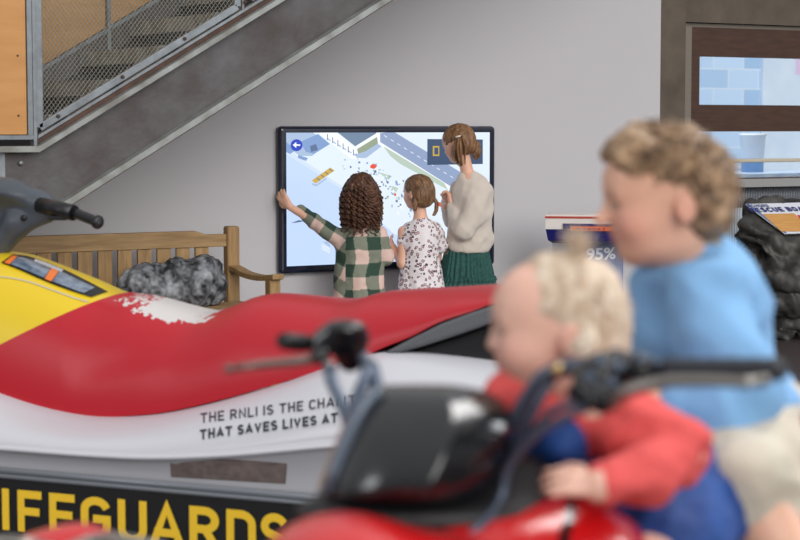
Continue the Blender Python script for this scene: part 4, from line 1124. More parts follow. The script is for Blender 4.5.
sh_ = sculpt_obj('checked_shirt', s, .0062, checkmat(), ga, disp=wr, color=checks(P_(355, 262), .073, (P_(346, 238), P_(300, 211), -.0)))
# trousers
s = Sculpt(); hz = Vector((pe.x, pe.y, 0))
for sx in (-1, 1): s.chain([hz+R2*.045*sx+UP*.52, hz+R2*.058*sx+UP*.3, hz+R2*.062*sx+UP*.11], [.062, .052, .045], .02)
s.ell(hz+UP*.50, (.10, .075, .07), (R2, F2, UP), .03); sculpt_obj('leggings', s, .012, M['legging'], ga)
# curly hair: cap plus ringlets
M['curl'] = hairmat('curly_brown_hair', (112, 76, 56), (52, 33, 26), sc=30, rough=.42)
s = Sculpt(); s.ell(HP(hc, frA, H, 0, -.07, .12), (.40*H, .47*H, .42*H), frA, .02); s.ell(HP(hc, frA, H, 0, -.25, -.35), (.42*H, .30*H, .52*H), frA, .06)
s.ell(HP(hc, frA, H, 0, -.30, -.72), (.36*H, .22*H, .34*H), frA, .06)
s.ell(HP(hc, frA, H, 0, .52, -.15), (.30*H, .32*H, .5*H), frA, .02, 's')
hair = sculpt_obj('curly_hair', s, .007, M['curl'], ga, disp=lambda V: .009*vnoise(V*45, 3)+.005*vnoise(V*90, 5))
rr = random.Random(11); g = MB()
for i in range(230):
    th = rr.uniform(-2.3, 2.3); el = rr.uniform(-.1, 1.2)
    x = math.sin(th)*math.cos(el); y = -math.cos(th)*math.cos(el); z = math.sin(el)
    p0 = HP(hc, frA, H, x*.40, -.07+y*.46, .12+z*.42); Lh = (p0.z-(P_(361, 232).z))*rr.uniform(.55, 1.08); n = int(max(14, Lh/.0042)); r_ = rr.uniform(.0065, .011); ph = rr.uniform(0, 6); pts = []
    out = (R2*x*-1*0+frA[0]*x+frA[1]*y)
    for k in range(n+1):
        t = k/n; c_ = p0 + frA[0]*(x*.012)*0 + (frA[0]*x*.05+frA[1]*y*.05)*math.sin(min(1, t*1.6)*PI/2)*(1-.5*t) - UP*Lh*t
        if x < 0: c_ -= R2*0
        a = ph+k*.85; pts.append(c_+(frA[0]*math.cos(a)+frA[1]*math.sin(a))*r_*min(1, t*6+.3))
    g.tube(pts, [.0052*(1-.5*(k/n)**3) for k in range(n+1)], 5)
g.build('ringlets', M['curl'], hair)
# ---------------------------------------------------------------- small girl in the spotted dress, profile left
dB = wallD(418)-.52
P_ = lambda px, py, dd=0.: K(px, py, dB+dd)
hc = P_(417.5, 192.5); H = .205
frB = frame(cam(-.72, .70), UP+cam(-1, .3)*.0)
gb = thing('person', 'smallest child at the screen, plaited hair, white dress with a dark spotted print', 'person', (P_(420, 250).x, P_(420, 250).y, 0))
s = Sculpt(); head(s, hc, frB, H)
s.cone(P_(419, 203), P_(421, 222), .036, .040, .02); s.ell(P_(421, 236), (.105, .07, .09), (R2, F2, UP), .05); s.cone(P_(421, 240), P_(421, 296), .085, .09, .04)
sB = P_(404, 232); eB = P_(403, 264, -.03); wB = P_(393, 247, .06)
s.chain([sB, eB], [.038, .031], .02); s.chain([eB, wB], [.031, .022], .02); hand(s, wB, P_(389, 237, .12)-wB, cam(1, .2), .11, .45, .3, 1)
sB2 = P_(439, 234, .06); eB2 = P_(436, 258, .12); wB2 = P_(424, 248, .24)
s.chain([sB2, eB2, wB2], [.036, .030, .022], .02); hand(s, wB2, cam(-.3, 1)+UP*.2, cam(-1, 0), .11, .4, .3, -1)
hz = Vector((P_(421, 290).x, P_(421, 290).y, 0)); ft = legs(s, hz+R2*-.055+UP*.52, hz+R2*.055+UP*.52, cam(-.5, .85), 1)
s.cone(hz+UP*.52, P_(421, 290), .09, .09, .04)
sculpt_obj('body', s, .0075, M['skin'], gb, color=skin_color(SKIN, hc, frB, H)); shoes(ft, gb); eyes(hc, frB, H, gb)
def spotmat():
    m = mat('spotted_cotton', rgb(228, 220, 222), .9); nt = m.node_tree; b = nt.nodes['Principled BSDF']; L = nt.links.new
    tc = nt.nodes.new('ShaderNodeTexCoord'); vo = nt.nodes.new('ShaderNodeTexVoronoi'); vo.inputs['Scale'].default_value = 44; L(tc.outputs['Object'], vo.inputs['Vector'])
    nz = nt.nodes.new('ShaderNodeTexNoise'); nz.inputs['Scale'].default_value = 120; L(tc.outputs['Object'], nz.inputs['Vector'])
    ad = nt.nodes.new('ShaderNodeMath'); ad.operation = 'MULTIPLY_ADD'; L(nz.outputs['Fac'], ad.inputs[0]); ad.inputs[1].default_value = .38; L(vo.outputs['Distance'], ad.inputs[2])
    cr = nt.nodes.new('ShaderNodeValToRGB'); cr.color_ramp.interpolation = 'CONSTANT'; e = cr.color_ramp.elements
    e[0].position = 0; e[0].color = rgb(214, 172, 176); e[1].position = .44; e[1].color = rgb(72, 50, 60); k = e.new(.60); k.color = rgb(228, 220, 222)
    L(ad.outputs[0], cr.inputs['Fac']); L(cr.outputs['Color'], b.inputs['Base Color']); return m
s = Sculpt()
s.ell(P_(421, 234), (.112, .085, .07), (R2, F2, UP), .05); s.chain([P_(421, 226), P_(421, 248), P_(421, 268), P_(421, 300)], [.06, .096, .100, .125], .04)
s.cone(P_(411, 270), P_(407, 300), .06, .075, .04); s.cone(P_(431, 270), P_(435, 300), .06, .075, .04)
s.cone(P_(409, 229), P_(404, 242, -.01), .040, .043, .02); s.cone(P_(434, 229, .03), P_(440, 245, .07), .046, .050, .03)
s.plane(P_(402, 246.5), (0, 0, -1), .0001) if False else None
hem = Vector((hz.x, hz.y, .36)); s.cone(P_(421, 295), hem, .12, .15, .03); s.plane(hem, (0, 0, -1), .01)
sculpt_obj('spotted_dress', s, .0065, spotmat(), gb, disp=lambda V: .005*vnoise(V*np.array([26, 26, 7]), 3)+.003*vnoise(V*30, 8))
M['fair'] = hairmat('fair_brown_hair', (152, 116, 84), (86, 60, 42), sc=45, stretch=(1.2, 1.2, .35))
s = Sculpt(); s.ell(HP(hc, frB, H, 0, -.06, .13), (.385*H, .465*H, .40*H), frB, .02); s.ell(HP(hc, frB, H, 0, -.26, -.14), (.33*H, .25*H, .28*H), frB, .05)
s.ell(HP(hc, frB, H, 0, .56, -.10), (.5*H, .38*H, .50*H), frB, .01, 's'); 
for q in (-1, 1): s.ell(HP(hc, frB, H, .42*q, .02, -.10), (.10*H, .13*H, .17*H), frB, .01, 's')
grooves = lambda fr, hc: (lambda V: .0022*np.sin(((V-np.array(hc))@np.array(fr[0]))*420+6*vnoise(V*30, 4))+.002*vnoise(V*60, 5))
hb_ = sculpt_obj('hair', s, .0055, M['fair'], gb, disp=grooves(frB, hc))
for (x0, y0, pts_) in ((0, 0, [(-.30, -.22, -.12), (-.36, -.26, -.32), (-.33, -.22, -.50)]), (0, 0, [(.28, -.34, -.12), (.36, -.42, -.30), (.40, -.36, -.52), (.36, -.30, -.66)])):
    g = MB(); PP = [HP(hc, frB, H, *q) for q in pts_]
    for st_ in range(3):
        path = []; n = 24
        for k in range(n+1):
            t = k/n*(len(PP)-1); i = min(int(t), len(PP)-2); b_ = PP[i].lerp(PP[i+1], t-i); a = k*.75+st_*2*PI/3
            path.append(b_+(frB[0]*math.cos(a)+frB[1]*math.sin(a)*.6)*.008)
        g.tube(path, [.0075*(1-.5*(k/n)**4) for k in range(n+1)], 7)
    g.build('plait', M['fair'], hb_)
g = MB(); g.tube([HP(hc, frB, H, .3+.05*math.cos(a), -.35+.05*math.sin(a), -.13) for a in [2*PI*k/12 for k in range(13)]], .0035, 6); g.build('hair_tie', mat('hair_tie', rgb(224, 196, 180), .6), hb_)
# ---------------------------------------------------------------- tall girl in the cream jumper, profile left, looking down
dC = wallD(462)-.55
P_ = lambda px, py, dd=0.: K(px, py, dC+dd)
hc = P_(458, 143.5); H = .218
frC = frame(cam(-.80, .52)-UP*.32, UP)
gc = thing('person', 'tallest child in a cream knitted jumper and green skirt with hands clasped beneath the chin', 'person', (P_(468, 230).x, P_(468, 230).y, 0))
s = Sculpt(); head(s, hc, frC, H)
s.cone(P_(463, 154), P_(469, 180), .038, .038, .02); s.ell(P_(472, 192), (.12, .08, .09), (R2, F2, UP), .05); s.chain([P_(472, 190), P_(468, 235), P_(466, 250)], [.09, .075, .08], .04)
shC = P_(474, 192); elC = P_(462, 228, -.12); wrC = P_(452, 205, -.02)
s.chain([shC, elC, wrC], [.04, .032, .024], .02); hand(s, wrC, P_(449, 190, .02)-wrC, cam(-1, .35), .135, .85, .35, -1, 1.1)
s2 = P_(462, 190, .14); e2_ = P_(450, 222, .16); w2 = P_(446, 206, .07)
s.chain([s2, e2_, w2], [.04, .032, .024], .02); hand(s, w2, P_(447, 193, .05)-w2, cam(-.5, -1), .12, .85, .3, 1, 1.05)
hz = Vector((P_(466, 260).x, P_(466, 260).y, 0)); ft = legs(s, hz+R2*-.065+UP*.66, hz+R2*.065+UP*.66, cam(-.75, .6), 1)
s.cone(P_(467, 245), hz+UP*.66, .10, .095, .04)
sculpt_obj('body', s, .0055, M['skin'], gc, color=skin_color(SKIN, hc, frC, H)); shoes(ft, gc); eyes(hc, frC, H, gc)
def knitmat():
    m = mat('cream_knit', rgb(232, 218, 204), .95, sheen=.3); nt = m.node_tree; b = nt.nodes['Principled BSDF']; L = nt.links.new
    tc = nt.nodes.new('ShaderNodeTexCoord'); hs = []
    for d_, sc in (('Z', 95), ('X', 60)):
        w_ = nt.nodes.new('ShaderNodeTexWave'); w_.bands_direction = d_; w_.inputs['Scale'].default_value = sc; w_.inputs['Distortion'].default_value = 1.5; L(tc.outputs['Object'], w_.inputs['Vector']); hs.append(w_.outputs['Fac'])
    ad = nt.nodes.new('ShaderNodeMath'); ad.operation = 'ADD'; L(hs[0], ad.inputs[0]); L(hs[1], ad.inputs[1])
    bp = nt.nodes.new('ShaderNodeBump'); bp.inputs['Strength'].default_value = .6; bp.inputs['Distance'].default_value = .004; L(ad.outputs[0], bp.inputs['Height']); L(bp.outputs['Normal'], b.inputs['Normal']); return m
s = Sculpt()
s.cone(P_(465, 177), P_(473, 178), .044, .046, .03)
s.ell(P_(473, 193), (.125, .10, .085), (R2, F2, UP), .05)
s.chain([P_(472, 192), P_(471, 212), P_(469, 236), P_(467, 247)], [.10, .118, .125, .118], .05)
s.cone(P_(456, 243), P_(482, 241), .05, .055, .04)
s.chain([P_(475, 192, -.05), P_(474, 212, -.10), P_(464, 230, -.13)], [.07, .075, .068], .012)
s.chain([P_(464, 230, -.13), P_(456, 217, -.07), P_(451, 206, -.02)], [.068, .052, .032], .012)
s.chain([P_(460, 190, .1), P_(453, 220, .12), P_(448, 208, .09), P_(446, 203, .07)], [.06, .05, .034, .030], .02)
s.plane(P_(467, 252), (0, 0, -1), .012)
wr = lambda V: .009*vnoise(V*np.array([10, 10, 15]), 13)+.005*vnoise(V*26, 4)
sculpt_obj('knitted_jumper', s, .0065, knitmat(), gc, disp=wr)
def skirt(z0, z1, r0, r1, n=34, seg=220, amp=.008, name='skirt', m=None):
    c0 = P_(466.5, 260); g = MB(); rings = []
    for j in range(9):
        t = j/8; z = z0+(z1-z0)*t; r = r0+(r1-r0)*t; R_ = []
        for k in range(seg):
            a = 2*PI*k/seg; w_ = r+amp*(.4+.6*t)*(math.sin(a*n+2*math.sin(a*5))+.4*math.sin(a*13+1))
            R_.append(Vector((c0.x, c0.y, z))+R2*(w_*math.cos(a))+F2*(w_*.8*math.sin(a)))
        rings.append(R_)
    inner = [[p+(Vector((c0.x, c0.y, p.z))-p)*.04 for p in r] for r in rings[::-1]]
    g.loft(rings+inner, cap=False); return g.build(name, m, gc)
grn = mat('green_skirt', rgb(44, 92, 84), .85, var=rgb(24, 62, 58), vscale=70, bump=.2, bscale=200)
zA, zB_, zC_ = P_(466, 246).z, P_(466, 277).z, .40
sk = skirt(zA-.0, zB_-.012, .125, .162, name='skirt', m=grn); skirt(zB_+.006, zB_-.02, .170, .172, n=44, amp=.010, name='frill', m=grn); skirt(zB_-.004, zC_, .163, .20, n=40, amp=.010, name='lower_tier', m=grn)
M['fair2'] = hairmat('light_brown_hair', (160, 120, 84), (92, 62, 42), sc=45, stretch=(1.2, 1.2, .35))
s = Sculpt(); s.ell(HP(hc, frC, H, 0, -.06, .13), (.38*H, .465*H, .40*H), frC, .02); s.ell(HP(hc, frC, H, 0, -.24, -.12), (.31*H, .22*H, .24*H), frC, .05)
s.ell(HP(hc, frC, H, 0, .56, -.10), (.5*H, .38*H, .50*H), frC, .01, 's')
for q in (-1, 1): s.ell(HP(hc, frC, H, .42*q, .02, -.10), (.10*H, .13*H, .17*H), frC, .01, 's')
hC = sculpt_obj('hair', s, .0055, M['fair2'], gc, disp=grooves(frC, hc))
def tuft(path, r0, par, n=80, m=None, name='bunch'):
    rr = random.Random(9); g = MB(); PP = [P_(*q) for q in path]
    for i in range(n):
        ox, oy = rr.gauss(0, .45), rr.gauss(0, .45); pts = []; L_ = rr.uniform(.8, 1.05)
        for k in range(13):
            t = k/12*(len(PP)-1)*L_; t = min(t, len(PP)-1-1e-6); j = int(t); u = t-j
            a_, b_ = PP[j], PP[j+1]; p = a_.lerp(b_, u); w_ = r0*(.6+1.0*math.sin(min(1, k/7)*PI/2))*(1-.45*(k/12)**3)
            pts.append(p+R2*ox*w_+F2*oy*w_+UP*w_*ox*.3)
        g.tube(pts, [.0045*(1-.6*(k/12)**2) for k in range(13)], 5)
    return g.build(name, m, par)
tuft([(459, 137, -.10), (458.5, 146, -.12), (459, 156, -.11), (461, 166, -.10)], .020, hC, m=M['fair2'])
s = Sculpt(); s.ell(P_(476, 151.5, .09), (.030, .034, .048), (R2, F2, UP), .01); s.cone(P_(469.5, 143, .08), P_(475, 145, .09), .018, .026, .02); sculpt_obj('bunch', s, .005, M['fair2'], hC, disp=lambda V: .003*np.sin(V[:, 2]*260+V[:, 0]*500)+.003*vnoise(V*80, 4))
for q in ((458, 136.5, -.105), (471.5, 143, .08)):
    c_ = P_(*q); g = MB(); g.tube([c_+R2*.013*math.cos(a)+F2*.013*math.sin(a)+UP*.004*math.cos(a) for a in [2*PI*k/12 for k in range(13)]], .005, 6); g.build('hair_tie', mat('hair_band', rgb(226, 220, 214), .6), hC)
# ================================================================ red quad bike in the foreground
QO = CP(.13, 2.42, 0); QB = cam(.8, .6); QL = cam(.6, -.8)
def QP(b, l, z): p = QO+QB*b+QL*l; return Vector((p.x, p.y, z))
qrot = math.atan2(QB.y, QB.x)
qd = thing('quad_bike', 'red and black quad bike in the foreground ridden by two small children', 'quad bike', QP(.25, 0, 0), qrot)
M['qred'] = mat('quad_red', rgb(200, 20, 24), .25, coat=.5)
M['qblk'] = mat('quad_black', rgb(13, 14, 18), .22, coat=.5)
M['qbar'] = mat('bar_black', rgb(84, 96, 114), .35, .3)
M['chrome'] = mat('lever_metal', rgb(150, 146, 140), .3, .8)
M['tyre'] = mat('tyre', rgb(22, 22, 24), .8)
# wheels
for b_, l_, w_ in ((-.42, .40, .2), (-.42, -.40, .2), (.82, .38, .24), (.82, -.38, .24)):
    c_ = QP(b_, l_, .26); g = MB(); R_ = .258; pr = [(R_*.52, -w_/2+.02), (R_*.8, -w_/2), (R_*.95, -w_/2+.015), (R_, -w_/4), (R_, w_/4), (R_*.95, w_/2-.015), (R_*.8, w_/2), (R_*.52, w_/2-.02)]
    g.lathe(pr, 28, c_, QL); wh = g.build('wheel', M['tyre'], qd)
    g = MB(); g.lathe([(.01, -w_/2+.05), (R_*.5, -w_/2+.04), (R_*.53, w_/2-.03), (.03, w_/2-.05), (.01, w_/2-.03)], 20, c_, QL); g.build('rim', M['chrome'], wh)
g = MB(); g.rbox(QP(.2, 0, .40), (1.35, .22, .22), .04, Matrix.Rotation(qrot, 3, 'Z'))
for b_ in (-.42, .82): g.tube([QP(b_, -.38, .26), QP(b_, -.05, .33), QP(b_, .05, .33), QP(b_, .38, .26)], .025, 10)
g.build('chassis', M['blackm'], qd)
for sg_ in (-1, 1):
    g = MB(); g.rbox(QP(.2, .26*sg_, .36), (.5, .22, .03), .01, Matrix.Rotation(qrot, 3, 'Z')); g.build('footrest', M['blackm'], qd)
s = Sculpt(); s.chain([QP(.16, 0, .76), QP(.45, 0, .74), QP(.95, 0, .76)], [.075, .085, .08], .03); s.cone(QP(.3, -.06, .74), QP(.95, -.07, .74), .08, .09, .03); s.cone(QP(.3, .06, .74), QP(.95, .07, .74), .08, .09, .03)
s.plane(QP(.3, 0, .62), (0, 0, -1), .01); sculpt_obj('seat', s, .01, M['blackm'], qd)
g = MB(); g.rbox(QP(.45, 0, .56), (1.0, .20, .14), .03, Matrix.Rotation(qrot, 3, 'Z')); g.build('seat_base', M['blackm'], qd)
# red bodywork
s = Sculpt()
tk = K(548, 585, 2.38)
s.ell(K(545, 590, 2.40), (.17, .115, .128), (QB, QL, UP), .03)
s.ell(K(470, 600, 2.36), (.16, .12, .115), (QB, QL, UP), .04)
s.plane(QP(0, 0, .70), (0, 0, -1), .01)
bodyr = sculpt_obj('fuel_tank', s, .008, M['qred'], qd)
g = MB(); 
pts = []
bt = bvh_of(bodyr)
def tb(px, py, l=.002): return hit(bt, px, py, l)
for a_, b_ in (((566, 500), (576, 500)), ((567, 508), (577, 507)), ((564, 522), (574, 522)), ((560, 534), (570, 536)), ((557, 548), (568, 550))):
    pts.append((a_, b_))
A1 = [tb(*p[0], .004) for p in pts]; B1 = [tb(*p[1], .004) for p in pts]
if all(A1) and all(B1): g.add(A1+B1, [(i, i+1, len(A1)+i+1, len(A1)+i) for i in range(len(A1)-1)]); g.build('tank_strip', M['qblk'], bodyr)
s = Sculpt()      # front mudguards and hood
s.ell(K(345, 592, 2.20), (.15, .112, .092), (QL*.9-QB*.43, QB*.9+QL*.43, UP), .03)
s.ell(K(430, 600, 2.28), (.16, .12, .085), (QL, QB, UP), .05)
s.plane(QP(0, 0, .72), (0, 0, -1), .01)
sculpt_obj('front_hood', s, .008, M['qred'], qd)
for px_, py_, d_, r_ in ((55, 570, 2.55, .06),):
    s = Sculpt(); q = K(px_, py_, d_); s.ell(q, (.085, .075, .055), (R2, F2, UP), .03); s.cone(q+cam(1, .2)*.04, K(250, 640, 2.45), .06, .07, .03); s.plane(q-UP*.12, (0, 0, -1), .01)
    mg = sculpt_obj('front_mudguard', s, .009, M['qred'], qd)
g = MB(); g.tube([K(-20, 545, 2.45), K(10, 541, 2.43), K(35, 545, 2.42)], .008, 8); g.tube([K(92, 540, 2.42), K(112, 538, 2.42), K(150, 545, 2.42), K(240, 575, 2.42)], .008, 8); g.tube([K(35, 545, 2.42), K(60, 552, 2.42), K(92, 540, 2.42)], .008, 8); g.build('front_rack', M['chrome'], qd)
s = Sculpt(); s.ell(K(848, 430, 2.72), (.072, .06, .06), (R2, F2, UP), .03); s.cone(K(852, 440, 2.74), QP(.95, .1, .72), .06, .08, .03); s.cone(QP(.95, .3, .70), QP(.95, -.3, .70), .05, .05, .03)
sculpt_obj('rear_mudguard', s, .01, M['qred'], qd)
# dark underbody between cowl and tank
g = MB(); g.tube([K(440, 500, 2.42), K(470, 530, 2.42), K(480, 640, 2.44)], .045, 12); stem = g.build('steering_stem', M['qblk'], qd)
s = Sculpt(); s.ell(K(420, 512, 2.37), (.16, .07, .030), (R2, F2, UP), .02); s.ell(K(500, 500, 2.42), (.08, .06, .07), (R2, F2, UP), .03); s.ell(K(470, 525, 2.40), (.09, .06, .06), (R2, F2, UP), .03)
sculpt_obj('dash_underside', s, .007, M['blackm'], qd)
# headlight cowl
M['trim'] = mat('cowl_trim', rgb(92, 104, 120), .3, .2, coat=.3)
rows = [(384, 392, 440, .0), (385.5, 380, 462, .01), (389, 368, 484, .025), (397, 358, 503, .045), (412, 347, 516, .065), (430, 338, 520, .085), (450, 330, 518, .10), (470, 322, 511, .11), (488, 315, 500, .115), (499, 311, 490, .11), (503, 318, 480, .09)]
rings = []
for (y, xl_, xr__, bl) in rows:
    R_ = []; n = 26
    for k in range(n+1):
        t = k/n; x = xl_+(xr__-xl_)*t; e_ = math.sin(PI*t)**.55 if 0 < t < 1 else 0
        rid = .010*math.exp(-((t-.62)/.05)**2)-.008*math.exp(-((t-.10)/.035)**2)
        R_.append(K(x, y, 2.42-.15*(bl/.115)**.8*e_-.02*t-rid*(bl/.115)))
    for k in range(1, n):
        t = 1-k/n; x = xl_+(xr__-xl_)*t; R_.append(K(x, y, 2.44+.04*math.sin(PI*t)))
    rings.append(R_)
g = MB(); g.loft(rings); g.build('headlight_cowl', M['qblk'], qd, sub=1)
g = MB(); g.tube([K(x-1, y, 2.375-.02*i/5) for i, (x, y) in enumerate(((382, 391), (367, 402), (356, 420), (345, 446), (336, 470), (328, 492)))], [.006, .009, .010, .010, .010, .009], 8); g.build('cowl_trim', M['trim'], qd)
# handlebar, near side
g = MB(); g.tube([K(476, 500, 2.42), K(490, 470, 2.42), K(503, 443, 2.40), K(517, 418, 2.38), K(528, 398, 2.36), K(541, 379, 2.34), K(560, 368, 2.32), K(585, 366, 2.30), K(640, 368, 2.26), K(700, 370, 2.21)], .0112, 14); bar = g.build('handlebar', M['qbar'], qd)
g = MB(); g.tube([K(476, 500, 2.42), K(440, 480, 2.50), K(400, 440, 2.58), K(380, 400, 2.64), K(372, 368, 2.67), K(355, 350, 2.68), K(300, 342, 2.72)], .0112, 14); g.build('handlebar', M['qbar'], qd)
g = MB(); n = 12; g.tube([K(664+121*k/n, 369.5, 2.235-.085*k/n) for k in range(n+1)], [.0135+.0012*(k % 2) for k in range(n)]+[.011], 16); g.build('handle_grip', mat('grip_rubber', rgb(44, 47, 54), .55), bar)
g = MB(); g.tube([K(612, 402, 2.20), K(628, 391, 2.18), K(648, 385, 2.16), K(672, 381, 2.14), K(710, 381, 2.12), K(745, 383, 2.10), K(762, 381, 2.10)], [.009, .0085, .008, .0075, .007, .0065, .0065], 10); g.lathe([(0, -.007), (.006, -.005), (.0075, 0), (.006, .005), (0, .007)], 10, K(764, 380.5, 2.10)); g.build('brake_lever', M['chrome'], bar)
s = Sculpt(); s.ell(K(602, 378, 2.26), (.034, .026, .026), (R2, F2, UP), .015); s.ell(K(640, 368, 2.24), (.022, .022, .020), (R2, F2, UP), .01); s.cone(K(588, 390, 2.26), K(600, 402, 2.22), .018, .014, .012); s.ell(K(615, 360, 2.26), (.030, .020, .012), (R2, F2, UP), .008)
s.cone(K(575, 395, 2.28), K(612, 398, 2.22), .012, .012, .01)
sculpt_obj('switch_housing', s, .0045, M['qblk'], bar, disp=lambda V: .0035*vnoise(V*110, 4))
for q in ((600, 362, 2.225), (618, 367, 2.22), (590, 378, 2.225), (612, 383, 2.215), (640, 358, 2.215)):
    g = MB(); g.lathe([(0, -.004), (.006, -.003), (.007, .004), (.004, .007), (0, .007)], 12, K(*q), -F2+UP*.4); g.build('button', M['qbar'], bar)
for pts_ in ([(590, 400, 2.25), (570, 404, 2.27), (548, 414, 2.30), (530, 440, 2.34), (500, 478, 2.38), (476, 515, 2.38), (440, 545, 2.36)], [(600, 402, 2.24), (570, 415, 2.26), (540, 432, 2.30), (510, 465, 2.34), (500, 500, 2.34), (478, 528, 2.30), (430, 560, 2.3)], [(575, 372, 2.30), (556, 376, 2.33), (540, 400, 2.33), (524, 432, 2.35), (505, 462, 2.38)]):
    g = MB(); P = [K(*p) for p in pts_]; Q = []
    for i in range(len(P)-1):
        for k in range(5):
            t = k/5; p0 = P[max(i-1, 0)]; p1 = P[i]; p2 = P[i+1]; p3 = P[min(i+2, len(P)-1)]
            Q.append(.5*((2*p1)+(p2-p0)*t+(2*p0-5*p1+4*p2-p3)*t*t+(3*p1-p0-3*p2+p3)*t**3))
    Q.append(P[-1]); g.tube(Q, .0055, 8); g.build('cable', M['qbar'], bar)
g = MB(); g.lathe([(0, -.007), (.007, -.005), (.008, .005), (0, .008)], 12, K(557, 369, 2.295), -F2); g.build('brass_clip', mat('brass_clip', rgb(190, 160, 110), .3, .8), bar)
# far side controls
g = MB(); g.tube([K(306, 343, 2.70), K(298, 342.5, 2.69), K(285, 341, 2.67), K(279, 340, 2.665)], [.0125, .013, .0128, .009], 16); g.build('handle_grip', M['blackm'], bar)
s = Sculpt(); s.ell(K(342, 338, 2.68), (.040, .03, .024), (R2, F2, UP), .01); s.ell(K(345, 329, 2.67), (.032, .024, .014), (R2, F2, UP), .006); s.ell(K(318, 345, 2.68), (.012, .016, .018), (R2, F2, UP), .008); s.ell(K(350, 352, 2.68), (.022, .018, .03), (R2, F2, UP), .01); s.ell(K(320, 357, 2.66), (.014, .012, .012), (R2, F2, UP), .008)
hs = sculpt_obj('switch_housing', s, .0045, M['qblk'], bar)
g = MB(); g.tube([K(316, 358, 2.66), K(300, 361, 2.65), K(280, 363, 2.64), K(258, 365, 2.62), K(232, 368.5, 2.60)], [.008, .0075, .0065, .006, .005], 10); g.lathe([(0, -.007), (.007, -.004), (.007, .004), (0, .007)], 10, K(229, 369, 2.60)); g.build('brake_lever', mat('lever_dark', rgb(112, 98, 92), .35, .6), bar)
for pts_ in ([(329, 366, 2.64), (331, 380, 2.62), (338, 396, 2.6), (350, 425, 2.55), (370, 470, 2.5)], [(367, 362, 2.64), (366, 376, 2.60), (358, 394, 2.58), (352, 416, 2.56), (344, 470, 2.52)]):
    g = MB(); g.tube([K(*p) for p in pts_], [.010, .009, .009, .009, .009], 10); g.build('cable', M['qbar'], bar)
    g = MB(); g.lathe([(0, -.008), (.008, -.006), (.009, .004), (0, .007)], 12, K(*pts_[0])-F2*.004, -F2); g.build('cable_end', M['chrome'], bar)
# ================================================================ toddler gripping the tank
hc = K(553, 327, 2.47); H = .190
frT = frame(cam(-1, .02)-UP*.02, UP)
gt = thing('person', 'fair haired toddler in coral top and navy dungarees leaning over the quad bike', 'person', QP(.34, 0, .8))
SK2 = rgb(232, 184, 164); M['skin2'] = skinm('skin_pale', SK2)
s = Sculpt(); head(s, hc, frT, H, baby=True, nose=.9)
ns = K(552, 380, 2.50); c1 = K(572, 420, 2.55); c2 = K(632, 460, 2.60); hp = K(680, 500, 2.63)
s.cone(HP(hc, frT, H, 0, -.10, -.30), ns, .045, .048, .02); s.cone(ns, c1, .046, .06, .02)
s.chain([c1, c2, hp], [.062, .065, .07], .03)
shN = K(596, 424, 2.47); elN = K(682, 452, 2.42); wrN = K(598, 486, 2.30)
s.chain([shN, elN, wrN], [.036, .029, .021], .015); hand(s, wrN, K(558, 480, 2.29)-wrN, UP*-1+cam(0, .3), .078, .34, .40, -1, .95)
shF = K(560, 425, 2.62); elF = K(520, 440, 2.66); wrF = K(470, 420, 2.62)
s.chain([shF, elF, wrF], [.036, .028, .021], .015); hand(s, wrF, cam(-1, .1), -UP, .09, .7, .3, 1, 1.1)
knN = K(655, 565, 2.46); anN = QP(.12, .24, .47)
s.chain([K(690, 510, 2.58), knN, anN], [.06, .045, .030], .02); s.cone(anN-UP*.03, anN-UP*.04-QB*.09, .028, .024, .02)
knF = QP(.12, -.20, .78); anF = QP(.10, -.24, .47); s.chain([K(690, 505, 2.68), knF, anF], [.066, .045, .030], .02); s.cone(anF-UP*.03, anF-UP*.04-QB*.09, .028, .024, .02)
sculpt_obj('body', s, .0048, M['skin2'], gt, color=skin_color(SK2, hc, frT, H)); eyes(hc, frT, H, gt)
M['coral'] = mat('coral_cotton', rgb(226, 88, 86), .85, bump=.2, bscale=120)
s = Sculpt()
wrk = lambda V: .0085*vnoise(V*np.array([24, 24, 40]), 3)+.003*vnoise(V*60, 6)
s.chain([K(592, 424, 2.48), K(640, 432, 2.45), K(676, 450, 2.42)], [.042, .044, .040], .02); s.chain([K(676, 452, 2.42), K(640, 474, 2.36), K(604, 486, 2.31)], [.042, .036, .028], .02)
s.ell(K(628, 412, 2.45), (.032, .03, .030), (R2, F2, UP), .02)
s.cone(K(530, 394, 2.47), K(556, 400, 2.52), .048, .052, .02); s.cone(K(512, 392, 2.46), K(530, 398, 2.46), .030, .035, .02)
s.chain([K(560, 425, 2.60), elF, K(482, 424, 2.62)], [.045, .036, .026], .02)
s.ell(K(575, 425, 2.54), (.075, .07, .05), (R2, F2, UP), .02)
sculpt_obj('coral_top', s, .0055, M['coral'], gt, disp=wrk)
M['dung'] = mat('navy_cotton', rgb(34, 84, 160), .7, var=rgb(24, 56, 120), vscale=14, bump=.15, bscale=150)
s = Sculpt(); s.chain([K(540, 425, 2.52), K(600, 455, 2.57), K(642, 470, 2.60), K(684, 500, 2.62)], [.062, .078, .080, .084], .03)
s.chain([K(692, 510, 2.57), K(672, 548, 2.50), K(655, 585, 2.46)], [.080, .068, .056], .03); s.chain([K(690, 505, 2.68), knF], [.08, .056], .03)
s.cone(K(538, 412, 2.46), K(560, 440, 2.46), .022, .04, .02)
sculpt_obj('dungarees', s, .006, M['dung'], gt, disp=lambda V: .006*vnoise(V*22, 7)+.003*vnoise(V*50, 2))
for an in (anN, anF):
    s = Sculpt(); s.cone(an-UP*.045+QB*.02, an-UP*.05-QB*.10, .036, .032, .02); s.cone(an-UP*.03, an+UP*.02, .034, .034, .01); s.plane((0, 0, .375), (0, 0, -1), .002); sculpt_obj('shoe', s, .007, mat('toddler_shoe', rgb(210, 150, 50), .6), gt)
